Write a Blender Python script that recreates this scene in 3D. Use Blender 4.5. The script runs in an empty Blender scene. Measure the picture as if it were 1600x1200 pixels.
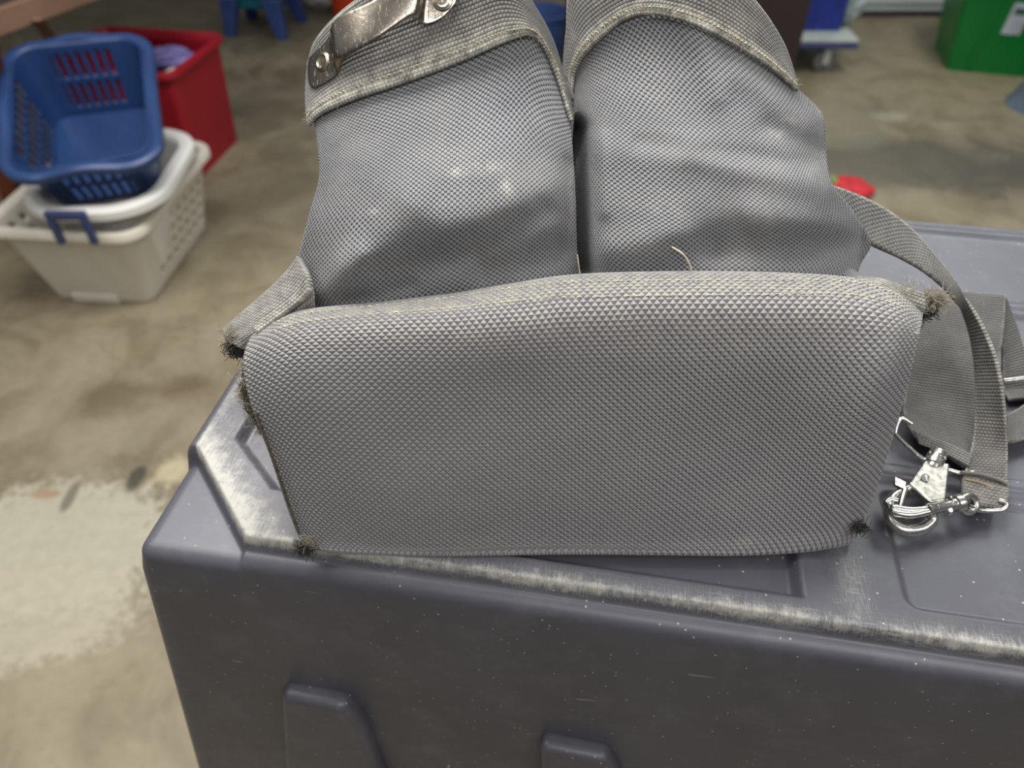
import bpy, bmesh, math, random
import numpy as np
from mathutils import Vector, Matrix
random.seed(7); rng = np.random.default_rng(7)
C = bpy.context.scene
col = C.collection

# ------------------------------------------------------------------ camera, light, exposure
F_PX, PITCH, HC, H = 1142.0, math.radians(44), 1.30, 0.34
cam_d = bpy.data.cameras.new('camera'); cam = bpy.data.objects.new('camera', cam_d); col.objects.link(cam)
cam.location = (0, 0, HC); cam.rotation_euler = (math.radians(90) - PITCH, 0, 0)
cam_d.sensor_width = 36; cam_d.lens = 36 * F_PX / 1600
cam_d.clip_start = .02; cam_d.clip_end = 60
cam_d.dof.use_dof = True; cam_d.dof.focus_distance = .37; cam_d.dof.aperture_fstop = 6.8
C.camera = cam

w = bpy.data.worlds.new('world'); C.world = w; w.use_nodes = True
wn = w.node_tree.nodes; wl = w.node_tree.links
bg = wn['Background']; bg.inputs[1].default_value = .34
tc = wn.new('ShaderNodeTexCoord'); sp = wn.new('ShaderNodeSeparateXYZ'); rp = wn.new('ShaderNodeValToRGB')
wl.new(tc.outputs['Generated'], sp.inputs[0]); wl.new(sp.outputs[2], rp.inputs[0]); wl.new(rp.outputs[0], bg.inputs[0])
rp.color_ramp.elements[0].position = .0; rp.color_ramp.elements[0].color = (.22, .21, .21, 1)
rp.color_ramp.elements[1].position = .7; rp.color_ramp.elements[1].color = (.95, .97, 1, 1)

def area(name, loc, target, sx, sy, power, color):
    d = bpy.data.lights.new(name, 'AREA'); d.shape = 'RECTANGLE'; d.size = sx; d.size_y = sy
    d.energy = power; d.color = color
    o = bpy.data.objects.new(name, d); col.objects.link(o); o.location = loc
    o.rotation_euler = (Vector(target) - Vector(loc)).to_track_quat('-Z', 'Y').to_euler()
    return o
area('ceiling_and_fill_light', (-.3, 1.15, 2.7), (.0, .35, .9), 1.4, .9, 66, (1, .985, .97))
area('ceiling_and_fill_light', (1.6, 2.3, 2.9), (1.3, 2.3, 0), 1.3, .6, 34, (.95, 1, .96))
area('ceiling_and_fill_light', (-1.3, .4, 2.7), (-1.0, .6, 0), 1.0, .5, 13, (1, .97, .9))
area('ceiling_and_fill_light', (.7, -.75, 2.5), (.3, .2, .8), 2.2, .4, 22, (1, .985, .97))  # unseen fill lamp added behind the camera to brighten front faces
C.view_settings.view_transform = 'Standard'; C.view_settings.look = 'None'
C.view_settings.gamma = 1; C.view_settings.use_curve_mapping = False
C.view_settings.exposure = 0.0

# ------------------------------------------------------------------ geometry helpers
CP, SP = math.cos(PITCH), math.sin(PITCH)
def ray(px, py):
    x = (px - 800) / F_PX; y = (600 - py) / F_PX
    return np.array([x, CP + y * SP, -SP + y * CP])
def PY(px, py, Y):                     # point seen there at forward distance Y
    d = ray(px, py); return np.array([0, 0, HC]) + d * (Y / d[1])
def PZ(px, py, z):                     # point seen there at height z
    d = ray(px, py); return np.array([0, 0, HC]) + d * ((z - HC) / d[2])
ZT = HC - H                            # top of the tote platform

def mesh(name, verts, faces, mat=None, parent=None, uv=None, smooth=True, attrs=None):
    me = bpy.data.meshes.new(name)
    me.from_pydata([tuple(map(float, v)) for v in verts], [], [tuple(int(i) for i in f) for f in faces])
    if uv is not None:
        l = me.uv_layers.new(name='UVMap'); uv = np.asarray(uv, dtype=np.float32)
        idx = np.zeros(len(me.loops), dtype=np.int32); me.loops.foreach_get('vertex_index', idx)
        l.data.foreach_set('uv', uv[idx].ravel())
    if attrs:
        for k, a in attrs.items():
            at = me.attributes.new(k, 'FLOAT', 'POINT'); at.data.foreach_set('value', np.asarray(a, dtype=np.float32))
    if smooth:
        me.polygons.foreach_set('use_smooth', [True] * len(me.polygons))
        if len(me.polygons) < 4000: me.set_sharp_from_angle(angle=math.radians(42))
    me.update()
    o = bpy.data.objects.new(name, me); col.objects.link(o)
    if mat: me.materials.append(mat)
    if parent: o.parent = parent
    return o
def empty(name, loc, rz=0):
    o = bpy.data.objects.new(name, None); col.objects.link(o); o.location = tuple(map(float, loc)); o.rotation_euler = (0, 0, rz)
    o.empty_display_size = .05
    return o
def tag(o, label, cat, group=None, kind=None):
    if label: o['label'] = label
    if cat: o['category'] = cat
    if group: o['group'] = group
    if kind: o['kind'] = kind
    return o
def rel(pts, parent):                  # world points to the frame of an unparented empty
    M = (Matrix.Translation(parent.location) @ parent.rotation_euler.to_matrix().to_4x4()).inverted()
    return [tuple(M @ Vector(tuple(map(float, p)))) for p in pts]
def solid(o, t, off=-1):
    m = o.modifiers.new('solid', 'SOLIDIFY'); m.thickness = t; m.offset = off; return o
def bev(o, wd, seg=3, ang=30):
    m = o.modifiers.new('bevel', 'BEVEL'); m.width = wd; m.segments = seg; m.limit_method = 'ANGLE'; m.angle_limit = math.radians(ang); return o
def grid_faces(nr, nc, wrap=False):
    f = []
    for i in range(nr - 1):
        for j in range(nc if wrap else nc - 1):
            k = (j + 1) % nc
            f.append((i * nc + j, (i + 1) * nc + j, (i + 1) * nc + k, i * nc + k))
    return f
def crom(P, n):                        # Catmull-Rom along axis 0
    P = np.asarray(P, float); m = len(P)
    Q = np.concatenate([[2 * P[0] - P[1]], P, [2 * P[-1] - P[-2]]])
    t = np.linspace(0, m - 1 - 1e-9, n); i = t.astype(int); f = t - i
    f = f.reshape((-1,) + (1,) * (P.ndim - 1))
    a, b, c, d = Q[i], Q[i + 1], Q[i + 2], Q[i + 3]
    return .5 * (2 * b + (c - a) * f + (2 * a - 5 * b + 4 * c - d) * f**2 + (3 * b - a - 3 * c + d) * f**3)
def dense(ctrl, nr, nc):
    return crom(crom(np.asarray(ctrl, float), nr).transpose(1, 0, 2), nc).transpose(1, 0, 2)
def arc_uv(G):                         # metric uv by arc length
    du = np.linalg.norm(np.diff(G, axis=1), axis=2).mean(0); dv = np.linalg.norm(np.diff(G, axis=0), axis=2).mean(1)
    u = np.concatenate([[0], np.cumsum(du)]); v = np.concatenate([[0], np.cumsum(dv)])
    U, V = np.meshgrid(u, v); return np.stack([U, V], -1).reshape(-1, 2)
def tube_data(pts, rad, n=10, closed=False):
    pts = [Vector(tuple(map(float, p))) for p in pts]; V = []; Fc = []
    m = len(pts); rad = rad if hasattr(rad, '__len__') else [rad] * m
    up = Vector((.13, .21, .97)); prev = None
    for i, p in enumerate(pts):
        a = pts[(i - 1) % m] if (i or closed) else p; b = pts[(i + 1) % m] if (i < m - 1 or closed) else p
        t = (b - a).normalized()
        if prev is None: nrm = t.cross(up).normalized()
        else: nrm = (prev - t * prev.dot(t)).normalized()
        prev = nrm; bn = t.cross(nrm)
        for k in range(n):
            an = 2 * math.pi * k / n; V.append(p + (nrm * math.cos(an) + bn * math.sin(an)) * rad[i])
    for i in range(m if closed else m - 1):
        for k in range(n):
            i2 = (i + 1) % m
            Fc.append((i * n + k, i * n + (k + 1) % n, i2 * n + (k + 1) % n, i2 * n + k))
    if not closed: Fc += [tuple(range(n))[::-1], tuple((m - 1) * n + k for k in range(n))]
    return V, Fc
def join(parts):
    V = []; Fc = []
    for v, f in parts:
        o = len(V); V += [tuple(x) for x in v]; Fc += [tuple(i + o for i in q) for q in f]
    return V, Fc
def smooth_path(p, n): return crom(np.asarray(p, float), n)
def box_data(x0, x1, y0, y1, z0, z1):
    v = [(x, y, z) for z in (z0, z1) for y in (y0, y1) for x in (x0, x1)]
    return v, [(0, 2, 3, 1), (4, 5, 7, 6), (0, 1, 5, 4), (2, 6, 7, 3), (0, 4, 6, 2), (1, 3, 7, 5)]
def prism(poly, nrm, th):              # poly of 3D points, extruded both ways along nrm
    n = len(poly); poly = [Vector(tuple(map(float, p))) for p in poly]; nv = Vector(tuple(map(float, nrm))).normalized() * th
    V = [p for p in poly] + [p + nv for p in poly]
    return V, [tuple(range(n))[::-1], tuple(range(n, 2 * n))] + [(i, (i + 1) % n, n + (i + 1) % n, n + i) for i in range(n)]

# ------------------------------------------------------------------ materials
class N:
    def __init__(s, name):
        s.m = bpy.data.materials.new(name); s.m.use_nodes = True; s.t = s.m.node_tree
        s.b = s.t.nodes['Principled BSDF']
    def node(s, kind, **kw):
        n = s.t.nodes.new(kind)
        for k, v in kw.items(): setattr(n, k, v)
        return n
    def lk(s, a, b): s.t.links.new(a, b)
    def val(s, v, sock):
        if hasattr(v, 'links') or hasattr(v, 'is_output'): s.lk(v, sock)
        else: sock.default_value = v
    def math(s, op, a, b=0.0, c=None, clamp=False):
        n = s.node('ShaderNodeMath', operation=op, use_clamp=clamp); s.val(a, n.inputs[0]); s.val(b, n.inputs[1])
        if c is not None: s.val(c, n.inputs[2])
        return n.outputs[0]
    def mix(s, f, a, b, mode='MIX'):
        n = s.node('ShaderNodeMix', data_type='RGBA', blend_type=mode)
        s.val(f, n.inputs[0]); s.val(a, n.inputs[6]); s.val(b, n.inputs[7]); return n.outputs[2]
    def noise(s, vec, scale, detail=4, rough=.55, dist=0):
        n = s.node('ShaderNodeTexNoise'); n.inputs['Scale'].default_value = scale; n.inputs['Detail'].default_value = detail
        n.inputs['Roughness'].default_value = rough; n.inputs['Distortion'].default_value = dist
        if vec is not None: s.lk(vec, n.inputs['Vector'])
        return n.outputs['Fac']
    def ramp(s, v, a, b, ca=0.0, cb=1.0):
        n = s.node('ShaderNodeMapRange'); s.val(v, n.inputs[0]); n.inputs[1].default_value = a; n.inputs[2].default_value = b
        n.inputs[3].default_value = ca; n.inputs[4].default_value = cb; return n.outputs[0]
    def coord(s, w='Object'): return s.node('ShaderNodeTexCoord').outputs[w]
    def mapping(s, v, scale=(1, 1, 1), rot=(0, 0, 0), loc=(0, 0, 0)):
        n = s.node('ShaderNodeMapping'); s.lk(v, n.inputs[0]); n.inputs['Scale'].default_value = scale
        n.inputs['Rotation'].default_value = rot; n.inputs['Location'].default_value = loc; return n.outputs[0]
    def bump(s, h, dist, strength=1.0, normal=None):
        n = s.node('ShaderNodeBump'); n.inputs['Distance'].default_value = dist; n.inputs['Strength'].default_value = strength
        s.lk(h, n.inputs['Height'])
        if normal is not None: s.lk(normal, n.inputs['Normal'])
        return n.outputs[0]
def rgb(r, g, b): return (r, g, b, 1)
def s2l(r, g, b):
    f = lambda c: (c / 255 / 12.92) if c / 255 <= .04045 else ((c / 255 + .055) / 1.055) ** 2.4
    return (f(r), f(g), f(b), 1)
def plain(name, c, rough=.5, metal=0, var=.25, scale=14, bump=0):
    n = N(name); co = n.coord()
    f = n.noise(co, scale, 5)
    dark = tuple(x * (1 - var) for x in c[:3]) + (1,); lite = tuple(min(1, x * (1 + var)) for x in c[:3]) + (1,)
    n.lk(n.mix(n.ramp(f, .3, .7), dark, lite), n.b.inputs['Base Color'])
    n.b.inputs['Roughness'].default_value = rough; n.b.inputs['Metallic'].default_value = metal
    if bump: n.lk(n.bump(n.noise(co, scale * 8, 3), bump), n.b.inputs['Normal'])
    return n.m

def fabric(name, kind, a, b, base, dark, dust, dust_amt, bumpd, rough=.6, sheen=.3, rot=0.0, dust_scale=30, contrast=1.0):
    """woven cloth: shade between yarns painted as a dark tone, on metric uv, a x b metres per repeat"""
    n = N(name); uv = n.coord('UV')
    wob = n.node('ShaderNodeTexNoise'); wob.inputs['Scale'].default_value = 25; wob.inputs['Detail'].default_value = 1; n.lk(uv, wob.inputs['Vector'])
    ad = n.node('ShaderNodeVectorMath', operation='MULTIPLY_ADD'); n.lk(wob.outputs['Color'], ad.inputs[0])
    ad.inputs[1].default_value = (.0012, .0012, 0); n.lk(uv, ad.inputs[2])
    mp = n.mapping(ad.outputs[0], (1, 1, 1), (0, 0, rot)); s = n.node('ShaderNodeSeparateXYZ'); n.lk(mp, s.inputs[0])
    U = n.math('MULTIPLY', s.outputs[0], 1 / a); V = n.math('MULTIPLY', s.outputs[1], 1 / b)
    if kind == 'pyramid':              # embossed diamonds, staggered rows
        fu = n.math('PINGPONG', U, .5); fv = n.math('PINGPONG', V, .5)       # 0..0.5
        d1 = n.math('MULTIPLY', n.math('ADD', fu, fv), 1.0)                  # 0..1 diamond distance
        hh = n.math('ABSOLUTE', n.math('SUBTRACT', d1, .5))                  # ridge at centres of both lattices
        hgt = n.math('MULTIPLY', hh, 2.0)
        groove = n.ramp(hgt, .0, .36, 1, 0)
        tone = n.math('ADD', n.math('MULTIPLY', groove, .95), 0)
        colr = n.mix(tone, base, dark)  # shade in the grooves painted into the colour
        # the two faces of each diamond catch light through the bump
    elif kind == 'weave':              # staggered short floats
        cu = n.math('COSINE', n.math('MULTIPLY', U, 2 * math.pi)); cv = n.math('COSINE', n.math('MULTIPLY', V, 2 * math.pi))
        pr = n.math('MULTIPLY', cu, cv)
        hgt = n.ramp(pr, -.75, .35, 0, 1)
        colr = n.mix(n.ramp(pr, -.75, .02, contrast, 0), base, dark)  # shade in the gaps between threads painted dark
    else:                              # rib: webbing
        cu = n.math('COSINE', n.math('MULTIPLY', U, 2 * math.pi)); cv = n.math('ABSOLUTE', n.math('SINE', n.math('MULTIPLY', V, math.pi)))
        st = n.math('ABSOLUTE', n.math('SINE', n.math('MULTIPLY', n.math('ADD', U, n.math('MULTIPLY', n.math('FLOOR', V), .5)), math.pi)))
        hgt = n.math('MULTIPLY', n.math('POWER', cv, .6), n.math('POWER', st, .5))
        colr = n.mix(n.ramp(hgt, .25, .75, contrast, 0), base, dark)  # gaps between ribs darkened in colour, painted shade
    fine = n.noise(uv, 2600, 2)
    big = n.noise(n.mapping(uv, (1, 1.6, 1)), dust_scale, 5, .6)
    spots = n.noise(uv, dust_scale * 4.2, 3, .6)
    dm = n.math('MULTIPLY', n.ramp(big, .45, .72), dust_amt)
    sm = n.math('MULTIPLY', n.ramp(spots, .66, .78), dust_amt * .9)
    c2 = n.mix(n.math('ADD', dm, sm, clamp=True), colr, dust)
    c3 = n.mix(n.ramp(fine, .35, .8, 0, .35), c2, rgb(*[min(1, x * 1.9) for x in base[:3]]))
    # rubbed edges carry an attribute
    at = n.node('ShaderNodeAttribute', attribute_name='wear')
    wr = n.math('MULTIPLY', at.outputs['Fac'], n.ramp(n.noise(uv, 160, 4), .3, .6), clamp=True)
    c4 = n.mix(wr, c3, dust)
    n.lk(c4, n.b.inputs['Base Color'])
    n.b.inputs['Roughness'].default_value = rough
    n.b.inputs['Sheen Weight'].default_value = sheen; n.b.inputs['Sheen Roughness'].default_value = .4
    n.b.inputs['Specular IOR Level'].default_value = .45
    h2 = n.math('ADD', hgt, n.math('MULTIPLY', fine, .25))
    n.lk(n.bump(h2, bumpd), n.b.inputs['Normal'])
    return n.m

DUST = s2l(188, 184, 172)
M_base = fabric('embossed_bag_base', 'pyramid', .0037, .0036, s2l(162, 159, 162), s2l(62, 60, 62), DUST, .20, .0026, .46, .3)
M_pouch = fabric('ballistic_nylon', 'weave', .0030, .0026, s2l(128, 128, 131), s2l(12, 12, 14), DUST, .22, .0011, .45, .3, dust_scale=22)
M_web = fabric('webbing_trim', 'rib', .0020, .0017, s2l(106, 103, 98), s2l(32, 30, 28), DUST, .35, .0006, .75, .3, dust_scale=40)
M_strap = fabric('strap_webbing', 'rib', .0024, .0021, s2l(88, 85, 81), s2l(30, 28, 26), DUST, .15, .0007, .75, .3, dust_scale=40)
M_wide = fabric('wide_webbing', 'rib', .0019, .0018, s2l(92, 90, 87), s2l(38, 36, 35), DUST, .12, .0006, .75, .3, dust_scale=40)
M_cream = plain('cream_thread', s2l(205, 196, 172), .9, 0, .25, 300)
M_frayd = plain('frayed_dark_threads', s2l(58, 56, 54), .95, 0, .5, 500)
M_frayl = plain('frayed_dusty_threads', s2l(150, 142, 125), .95, 0, .4, 500)

def metal(name, c, rough, scr=1.0):
    n = N(name); co = n.coord(); n.b.inputs['Metallic'].default_value = 1
    nz = n.noise(n.mapping(co, (1, 1, 1)), 260, 6, .7)
    sc = n.noise(n.mapping(co, (900, 120, 300), (.3, .2, .7)), 1, 4, .7)
    pit = n.ramp(sc, .60, .72, 0, scr)
    n.lk(n.mix(n.ramp(nz, .45, .75), c, rgb(*[x * .5 for x in c[:3]])), n.b.inputs['Base Color'])
    n.lk(n.math('ADD', n.ramp(nz, .3, .8, rough * .6, rough * 1.6), n.math('MULTIPLY', pit, .3)), n.b.inputs['Roughness'])
    n.lk(n.bump(n.math('ADD', nz, pit), .00025, .6), n.b.inputs['Normal'])
    return n.m
M_clip = metal('scuffed_steel', (.36, .32, .27, 1), .24)
M_nick = metal('nickel', (.72, .70, .65, 1), .2, .3)
M_nickw = metal('worn_nickel', (.42, .40, .36, 1), .38, 1.0)
M_rivet = metal('bronzed_rivet', (.52, .45, .34, 1), .22, .5)

def tote_mat():
    n = N('dark_grey_tote_plastic'); co = n.coord()
    base = s2l(73, 72, 78)
    big = n.noise(co, 9, 4)
    c = n.mix(n.ramp(big, .3, .7), base, s2l(80, 80, 88))
    wear = n.node('ShaderNodeAttribute', attribute_name='wear').outputs['Fac']  # on the tote this also carries the painted back-shoulder highlight
    sc1 = n.noise(n.mapping(co, (60, 900, 200), (0, 0, .55)), 1, 5, .65)
    sc2 = n.noise(n.mapping(co, (900, 70, 200), (0, 0, .25)), 1, 5, .65)
    blot = n.noise(co, 55, 5, .7)
    sc3 = n.noise(n.mapping(co, (2600, 130, 500), (0, 0, 1.0)), 1, 3, .6)
    sc4 = n.noise(n.mapping(co, (2400, 110, 500), (0, 0, -.5)), 1, 3, .6)
    fbm = n.noise(co, 130, 6, .75)
    lines = n.math('MAXIMUM', n.math('MAXIMUM', n.ramp(sc1, .56, .66), n.ramp(sc2, .57, .68)), n.math('MAXIMUM', n.ramp(sc3, .58, .66), n.ramp(sc4, .58, .66)))
    edge = n.math('ADD', wear, n.math('ADD', n.math('MULTIPLY', n.math('SUBTRACT', fbm, .5), 1.6), n.math('MULTIPLY', n.math('SUBTRACT', sc2, .5), .8)))
    solidw = n.ramp(edge, .5, 1.05, 0, .9)
    thin = n.math('MULTIPLY', lines, n.ramp(wear, .12, .8, 0, .75))
    dustw = n.math('MULTIPLY', n.ramp(wear, .2, 1.0, 0, .35), n.ramp(blot, .3, .7))
    wm = n.math('ADD', n.math('MAXIMUM', solidw, thin), dustw, clamp=True)
    long1 = n.noise(n.mapping(co, (22, 1600, 90), (0, .4, -.35)), 1, 2, .5)
    lg = n.math('MULTIPLY', n.ramp(long1, .76, .78), .2)
    vo = n.node('ShaderNodeTexVoronoi'); vo.inputs['Scale'].default_value = 230; vo.inputs['Randomness'].default_value = 1; n.lk(co, vo.inputs['Vector'])
    rs = n.node('ShaderNodeSeparateColor'); n.lk(vo.outputs['Color'], rs.inputs[0])
    speck = n.math('MULTIPLY', n.ramp(vo.outputs['Distance'], .10, .16, 1, 0), n.ramp(rs.outputs[0], .78, .80))
    tot = n.math('ADD', n.math('MULTIPLY', wm, .70), n.math('ADD', lg, n.math('MULTIPLY', speck, .55)), clamp=True)
    haze = n.math('MULTIPLY', n.ramp(n.noise(co, 26, 6, .7), .5, .8), .16)
    c = n.mix(haze, c, s2l(150, 150, 155))
    c = n.mix(tot, c, s2l(196, 193, 182))
    n.lk(c, n.b.inputs['Base Color'])
    n.lk(n.math('ADD', n.math('MULTIPLY', tot, .3), n.ramp(blot, .2, .8, .36, .46)), n.b.inputs['Roughness'])
    n.b.inputs['Specular IOR Level'].default_value = .5
    fine = n.noise(co, 1500, 2)
    n.lk(n.bump(n.math('ADD', fine, n.math('MULTIPLY', tot, 2.0)), .00008, .5), n.b.inputs['Normal'])
    return n.m
M_tote = tote_mat()

def floor_mat():
    n = N('stained_shaded_concrete'); co = n.coord()
    big = n.noise(co, 1.4, 6, .6, .4); mid = n.noise(co, 5.5, 6, .65, .5); fn = n.noise(co, 40, 5, .7)
    c = n.mix(n.ramp(big, .35, .65), s2l(118, 106, 84), s2l(148, 135, 108))
    c = n.mix(n.math('MULTIPLY', n.ramp(mid, .40, .62), .45), c, s2l(168, 158, 134))
    c = n.mix(n.math('MULTIPLY', n.ramp(mid, .50, .30), .3), c, s2l(100, 91, 72))
    def blob(cx, cy, r, soft, colr, amt, sx=1, sy=1, wob=.35):
        nonlocal c
        mp = n.mapping(co, (sx, sy, 1), (0, 0, 0), (-cx * sx, -cy * sy, 0))
        wv = n.node('ShaderNodeVectorMath', operation='LENGTH'); n.lk(mp, wv.inputs[0])
        d = n.math('ADD', wv.outputs['Value'], n.math('MULTIPLY', n.math('SUBTRACT', n.math('MULTIPLY_ADD', fn, .6, n.math('MULTIPLY', mid, .4)), .5), wob * 5 * r))
        c = n.mix(n.math('MULTIPLY', n.ramp(d, r, r * (1 - soft), 0, 1), amt), c, colr)
    p = PZ(90, 850, 0); blob(p[0], p[1], .24, .25, s2l(186, 180, 160), .85, .9, 1.3)
    p = PZ(40, 960, 0); blob(p[0], p[1], .20, .3, s2l(184, 176, 154), .8, .8, 1.5)
    p = PZ(270, 735, 0); blob(p[0], p[1], .05, .5, s2l(196, 184, 150), .8, 1, 1)
    p = PZ(212, 748, 0); blob(p[0], p[1], .022, .4, s2l(50, 48, 44), .85, 1, .5)
    p = PZ(110, 775, 0); blob(p[0], p[1], .045, .4, s2l(84, 78, 64), .7, 3, .9)
    p = PZ(72, 772, 0); blob(p[0], p[1], .03, .4, s2l(150, 108, 70), .6, .8, 2)
    p = PZ(170, 620, 0); blob(p[0], p[1], .10, .6, s2l(98, 84, 62), .6, .8, 1.2)
    p = PZ(285, 605, 0); blob(p[0], p[1], .08, .6, s2l(100, 80, 58), .6, .9, 1.4)
    p = PZ(1430, 255, 0); blob(p[0], p[1], .42, .5, s2l(88, 86, 78), .75, .55, 1.6)
    p = PZ(1560, 280, 0); blob(p[0], p[1], .22, .5, s2l(80, 76, 68), .6, .7, 1.3)
    p = PZ(1392, 182, 0); blob(p[0], p[1], .05, .5, s2l(180, 178, 160), .55, .5, 1)
    p = PZ(1475, 195, 0); blob(p[0], p[1], .04, .5, s2l(170, 168, 150), .4, .5, 1)
    p = PZ(1300, 190, 0); blob(p[0], p[1], .18, .1, s2l(140, 138, 118), .4, .8, .7, .3)
    p = PZ(420, 300, 0); blob(p[0], p[1], .5, .8, s2l(92, 86, 72), .6, 1, .8)
    p = PZ(400, 160, 0); blob(p[0], p[1], .55, .8, s2l(86, 82, 70), .6, .8, 1)
    p = PZ(250, 20, 0); blob(p[0], p[1], 1.5, .6, s2l(62, 60, 50), .75, .7, 1.5)  # light falloff painted in: floor darker toward the back left
    c = n.mix(n.ramp(fn, .3, .7, 0, .25), c, s2l(90, 84, 70))
    n.lk(c, n.b.inputs['Base Color']); n.lk(n.ramp(mid, .3, .7, .42, .7), n.b.inputs['Roughness'])
    n.lk(n.bump(fn, .002, .4), n.b.inputs['Normal'])
    return n.m

# ------------------------------------------------------------------ room
M_floor = floor_mat()
fl = mesh('floor', [(-6, -2.5, 0), (6, -2.5, 0), (6, 7, 0), (-6, 7, 0)], [(0, 1, 2, 3)], M_floor, smooth=False); fl['kind'] = 'structure'
M_wall = plain('painted_wall', s2l(120, 116, 106), .8, 0, .08, 3)
M_door = plain('white_garage_panel', s2l(206, 212, 214), .5, 0, .05, 2)
wv, wf = box_data(-6, 6, 5.2, 5.35, 0, 3); wb = mesh('wall_back', wv, wf, M_wall, smooth=False); wb['kind'] = 'structure'
v1 = box_data(1.0, 5.0, 4.19, 4.26, .02, 2.3); parts = [v1]
for k in range(4): parts.append(box_data(1.05, 4.95, 4.175, 4.19, .06 + k * .56, .06 + k * .56 + .46))
dv, df = join(parts); dr = mesh('door_1', dv, df, M_door, smooth=False); dr['kind'] = 'structure'; bev(dr, .006, 2)
tv, tf = box_data(1.0, 5.0, 4.17, 4.27, 0, .02); tr = mesh('trim_1', tv, tf, plain('rubber_seal', s2l(45, 42, 38), .8), smooth=False); tr['kind'] = 'structure'

# ------------------------------------------------------------------ the grey storage tote
YAW = math.radians(-9.5); Uv = np.array([math.cos(YAW), math.sin(YAW)]); Vv = np.array([-Uv[1], Uv[0]])
STEP = .014; ZL = ZT - STEP
O2 = PZ(203, 862, ZL)[:2]
Lt, Wt = .80, .447
KU, KV = .15, .085
tote = empty('storage_tote', (O2[0], O2[1], 0), YAW)
tag(tote, 'large dark grey plastic storage tote with scratched ridged top under the grey bag', 'storage tote')
def sm(x): x = np.clip(x, 0, 1); return x * x * (3 - 2 * x)
def tote_h(u, v):
    plat = np.minimum.reduce([u - .001, v - .0098, (u + v - .0755) / 1.414, .418 - v, Lt - .004 - u])
    z = STEP * sm(plat / .006 + .35)
    rA = np.minimum.reduce([u - .029, v - .045, .66 * u + .75 * v - .0785, .395 - v, .25 - u])
    rB = np.minimum.reduce([u - .20, v - .0235, .395 - v, .3675 - u])
    rc = np.maximum(rA, rB)
    z = z - .0075 * sm(rc / .006)
    def rrect(u0, u1, v0, v1, r):
        dx = np.maximum(np.maximum(u0 + r - u, u - u1 + r), 0); dy = np.maximum(np.maximum(v0 + r - v, v - v1 + r), 0)
        return r - np.hypot(dx, dy)
    r2 = rrect(.417, .78, .0262, .104, .008); z = z - .0022 * sm(r2 / .003)
    z = z + .0022 * np.exp(-((v - .1135) / .0035) ** 2) * sm((u - .385) / .01)
    r3 = rrect(.417, .78, .124, .29, .008); z = z - .0028 * sm(r3 / .003)
    z = z + .002 * np.exp(-((v - .30) / .004) ** 2) * sm((u - .385) / .01)
    z = z + .0030 * np.exp(-((v - .400) / .005) ** 2)
    dfront = np.minimum(v - .0075, (u + v - .0755) / 1.414)
    wear = .95 * np.exp(-(np.maximum(dfront - .005, 0) / .007) ** 1.2) * sm((plat + .0005) / .003)
    wear = wear * np.where(u > .12, .85 + .15 * np.sin(u * 60), 1)
    corner = np.exp(-(np.maximum((u + v - .0755) / 1.414 - .004, 0) / .022) ** 1.3) * sm(plat / .004) * sm((.13 - u) / .05) * sm((.2 - v) / .06)
    wear = np.maximum(wear, 1.0 * corner)
    lside = .75 * np.exp(-(np.maximum(u - .004, 0) / .016) ** 1.5) * sm(plat / .004) * (v > .05)
    wear = np.maximum(wear, lside)
    wear = np.maximum(wear, .45 * np.exp(-((u - .392) / .012) ** 2) * (v < .13) * sm(plat / .004))
    wear = np.maximum(wear, .5 * np.exp(-((v - .416) / .003) ** 2))  # pale line on the back shoulder: highlight painted through the wear mask
    return z, wear + .02
r0 = .0098
us = np.concatenate([np.linspace(r0, .1, 100), np.linspace(.1, .56, 330)[1:], np.linspace(.56, Lt - r0, 60)[1:]])
vs = np.concatenate([np.linspace(r0, .13, 130), np.linspace(.13, .38, 110)[1:], np.linspace(.38, Wt - r0, 70)[1:]])
e_arc = [(r0 * math.sin(a), -r0 * (1 - math.cos(a))) for a in np.linspace(0, math.radians(81), 8)[1:]]
drop = ZL - .0
e_all = e_arc + [(None, -d) for d in (.02, .05, .1, .2, .35, .5, .7, drop)]
ne = len(e_all)
UU = np.concatenate([[('L', i)] for i in []]) if False else None
iu = [(-k, 0) for k in range(ne, 0, -1)] + [(0, j) for j in range(len(us))] + [(k, len(us) - 1) for k in range(1, ne + 1)]
iv = [(-k, 0) for k in range(ne, 0, -1)] + [(0, j) for j in range(len(vs))] + [(k, len(vs) - 1) for k in range(1, ne + 1)]
cu, cvv = np.meshgrid([us[j] for _, j in iu], [vs[j] for _, j in iv])
ku, kv = np.meshgrid([k for k, _ in iu], [k for k, _ in iv])
hz, wr = tote_h(cu, cvv)
lev = np.maximum(abs(ku), abs(kv))
nx = ku.astype(float); ny = kv.astype(float); nn = np.hypot(nx, ny); nn[nn == 0] = 1; nx /= nn; ny /= nn
OX = np.array([0.] + [(e[0] if e[0] is not None else r0) for e in e_all]); OZ = np.array([0.] + [e[1] for e in e_all])
isw = lev > len(e_arc)
dropv = np.where(isw, -OZ[lev], 0)
wob = 1 - np.where(isw, 1, 0) * np.clip(dropv / .05, 0, 1)
Zm = ZL + OZ[lev] + hz * np.where(lev > 0, np.clip(1 - (-OZ[lev]) / .05, 0, 1), 1)
fu = (cu - Lt / 2) / (Lt / 2 - r0); fv = (cvv - Wt / 2) / (Wt / 2 - r0)
Xm = cu + nx * OX[lev] + fu * dropv * KU; Ym = cvv + ny * OX[lev] + fv * dropv * KV
wr = np.where(lev > 0, wr * np.clip(1 + OZ[lev] / .006, 0, 1) * .3, wr)
V = np.stack([Xm, Ym, Zm], -1).reshape(-1, 3)
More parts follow.
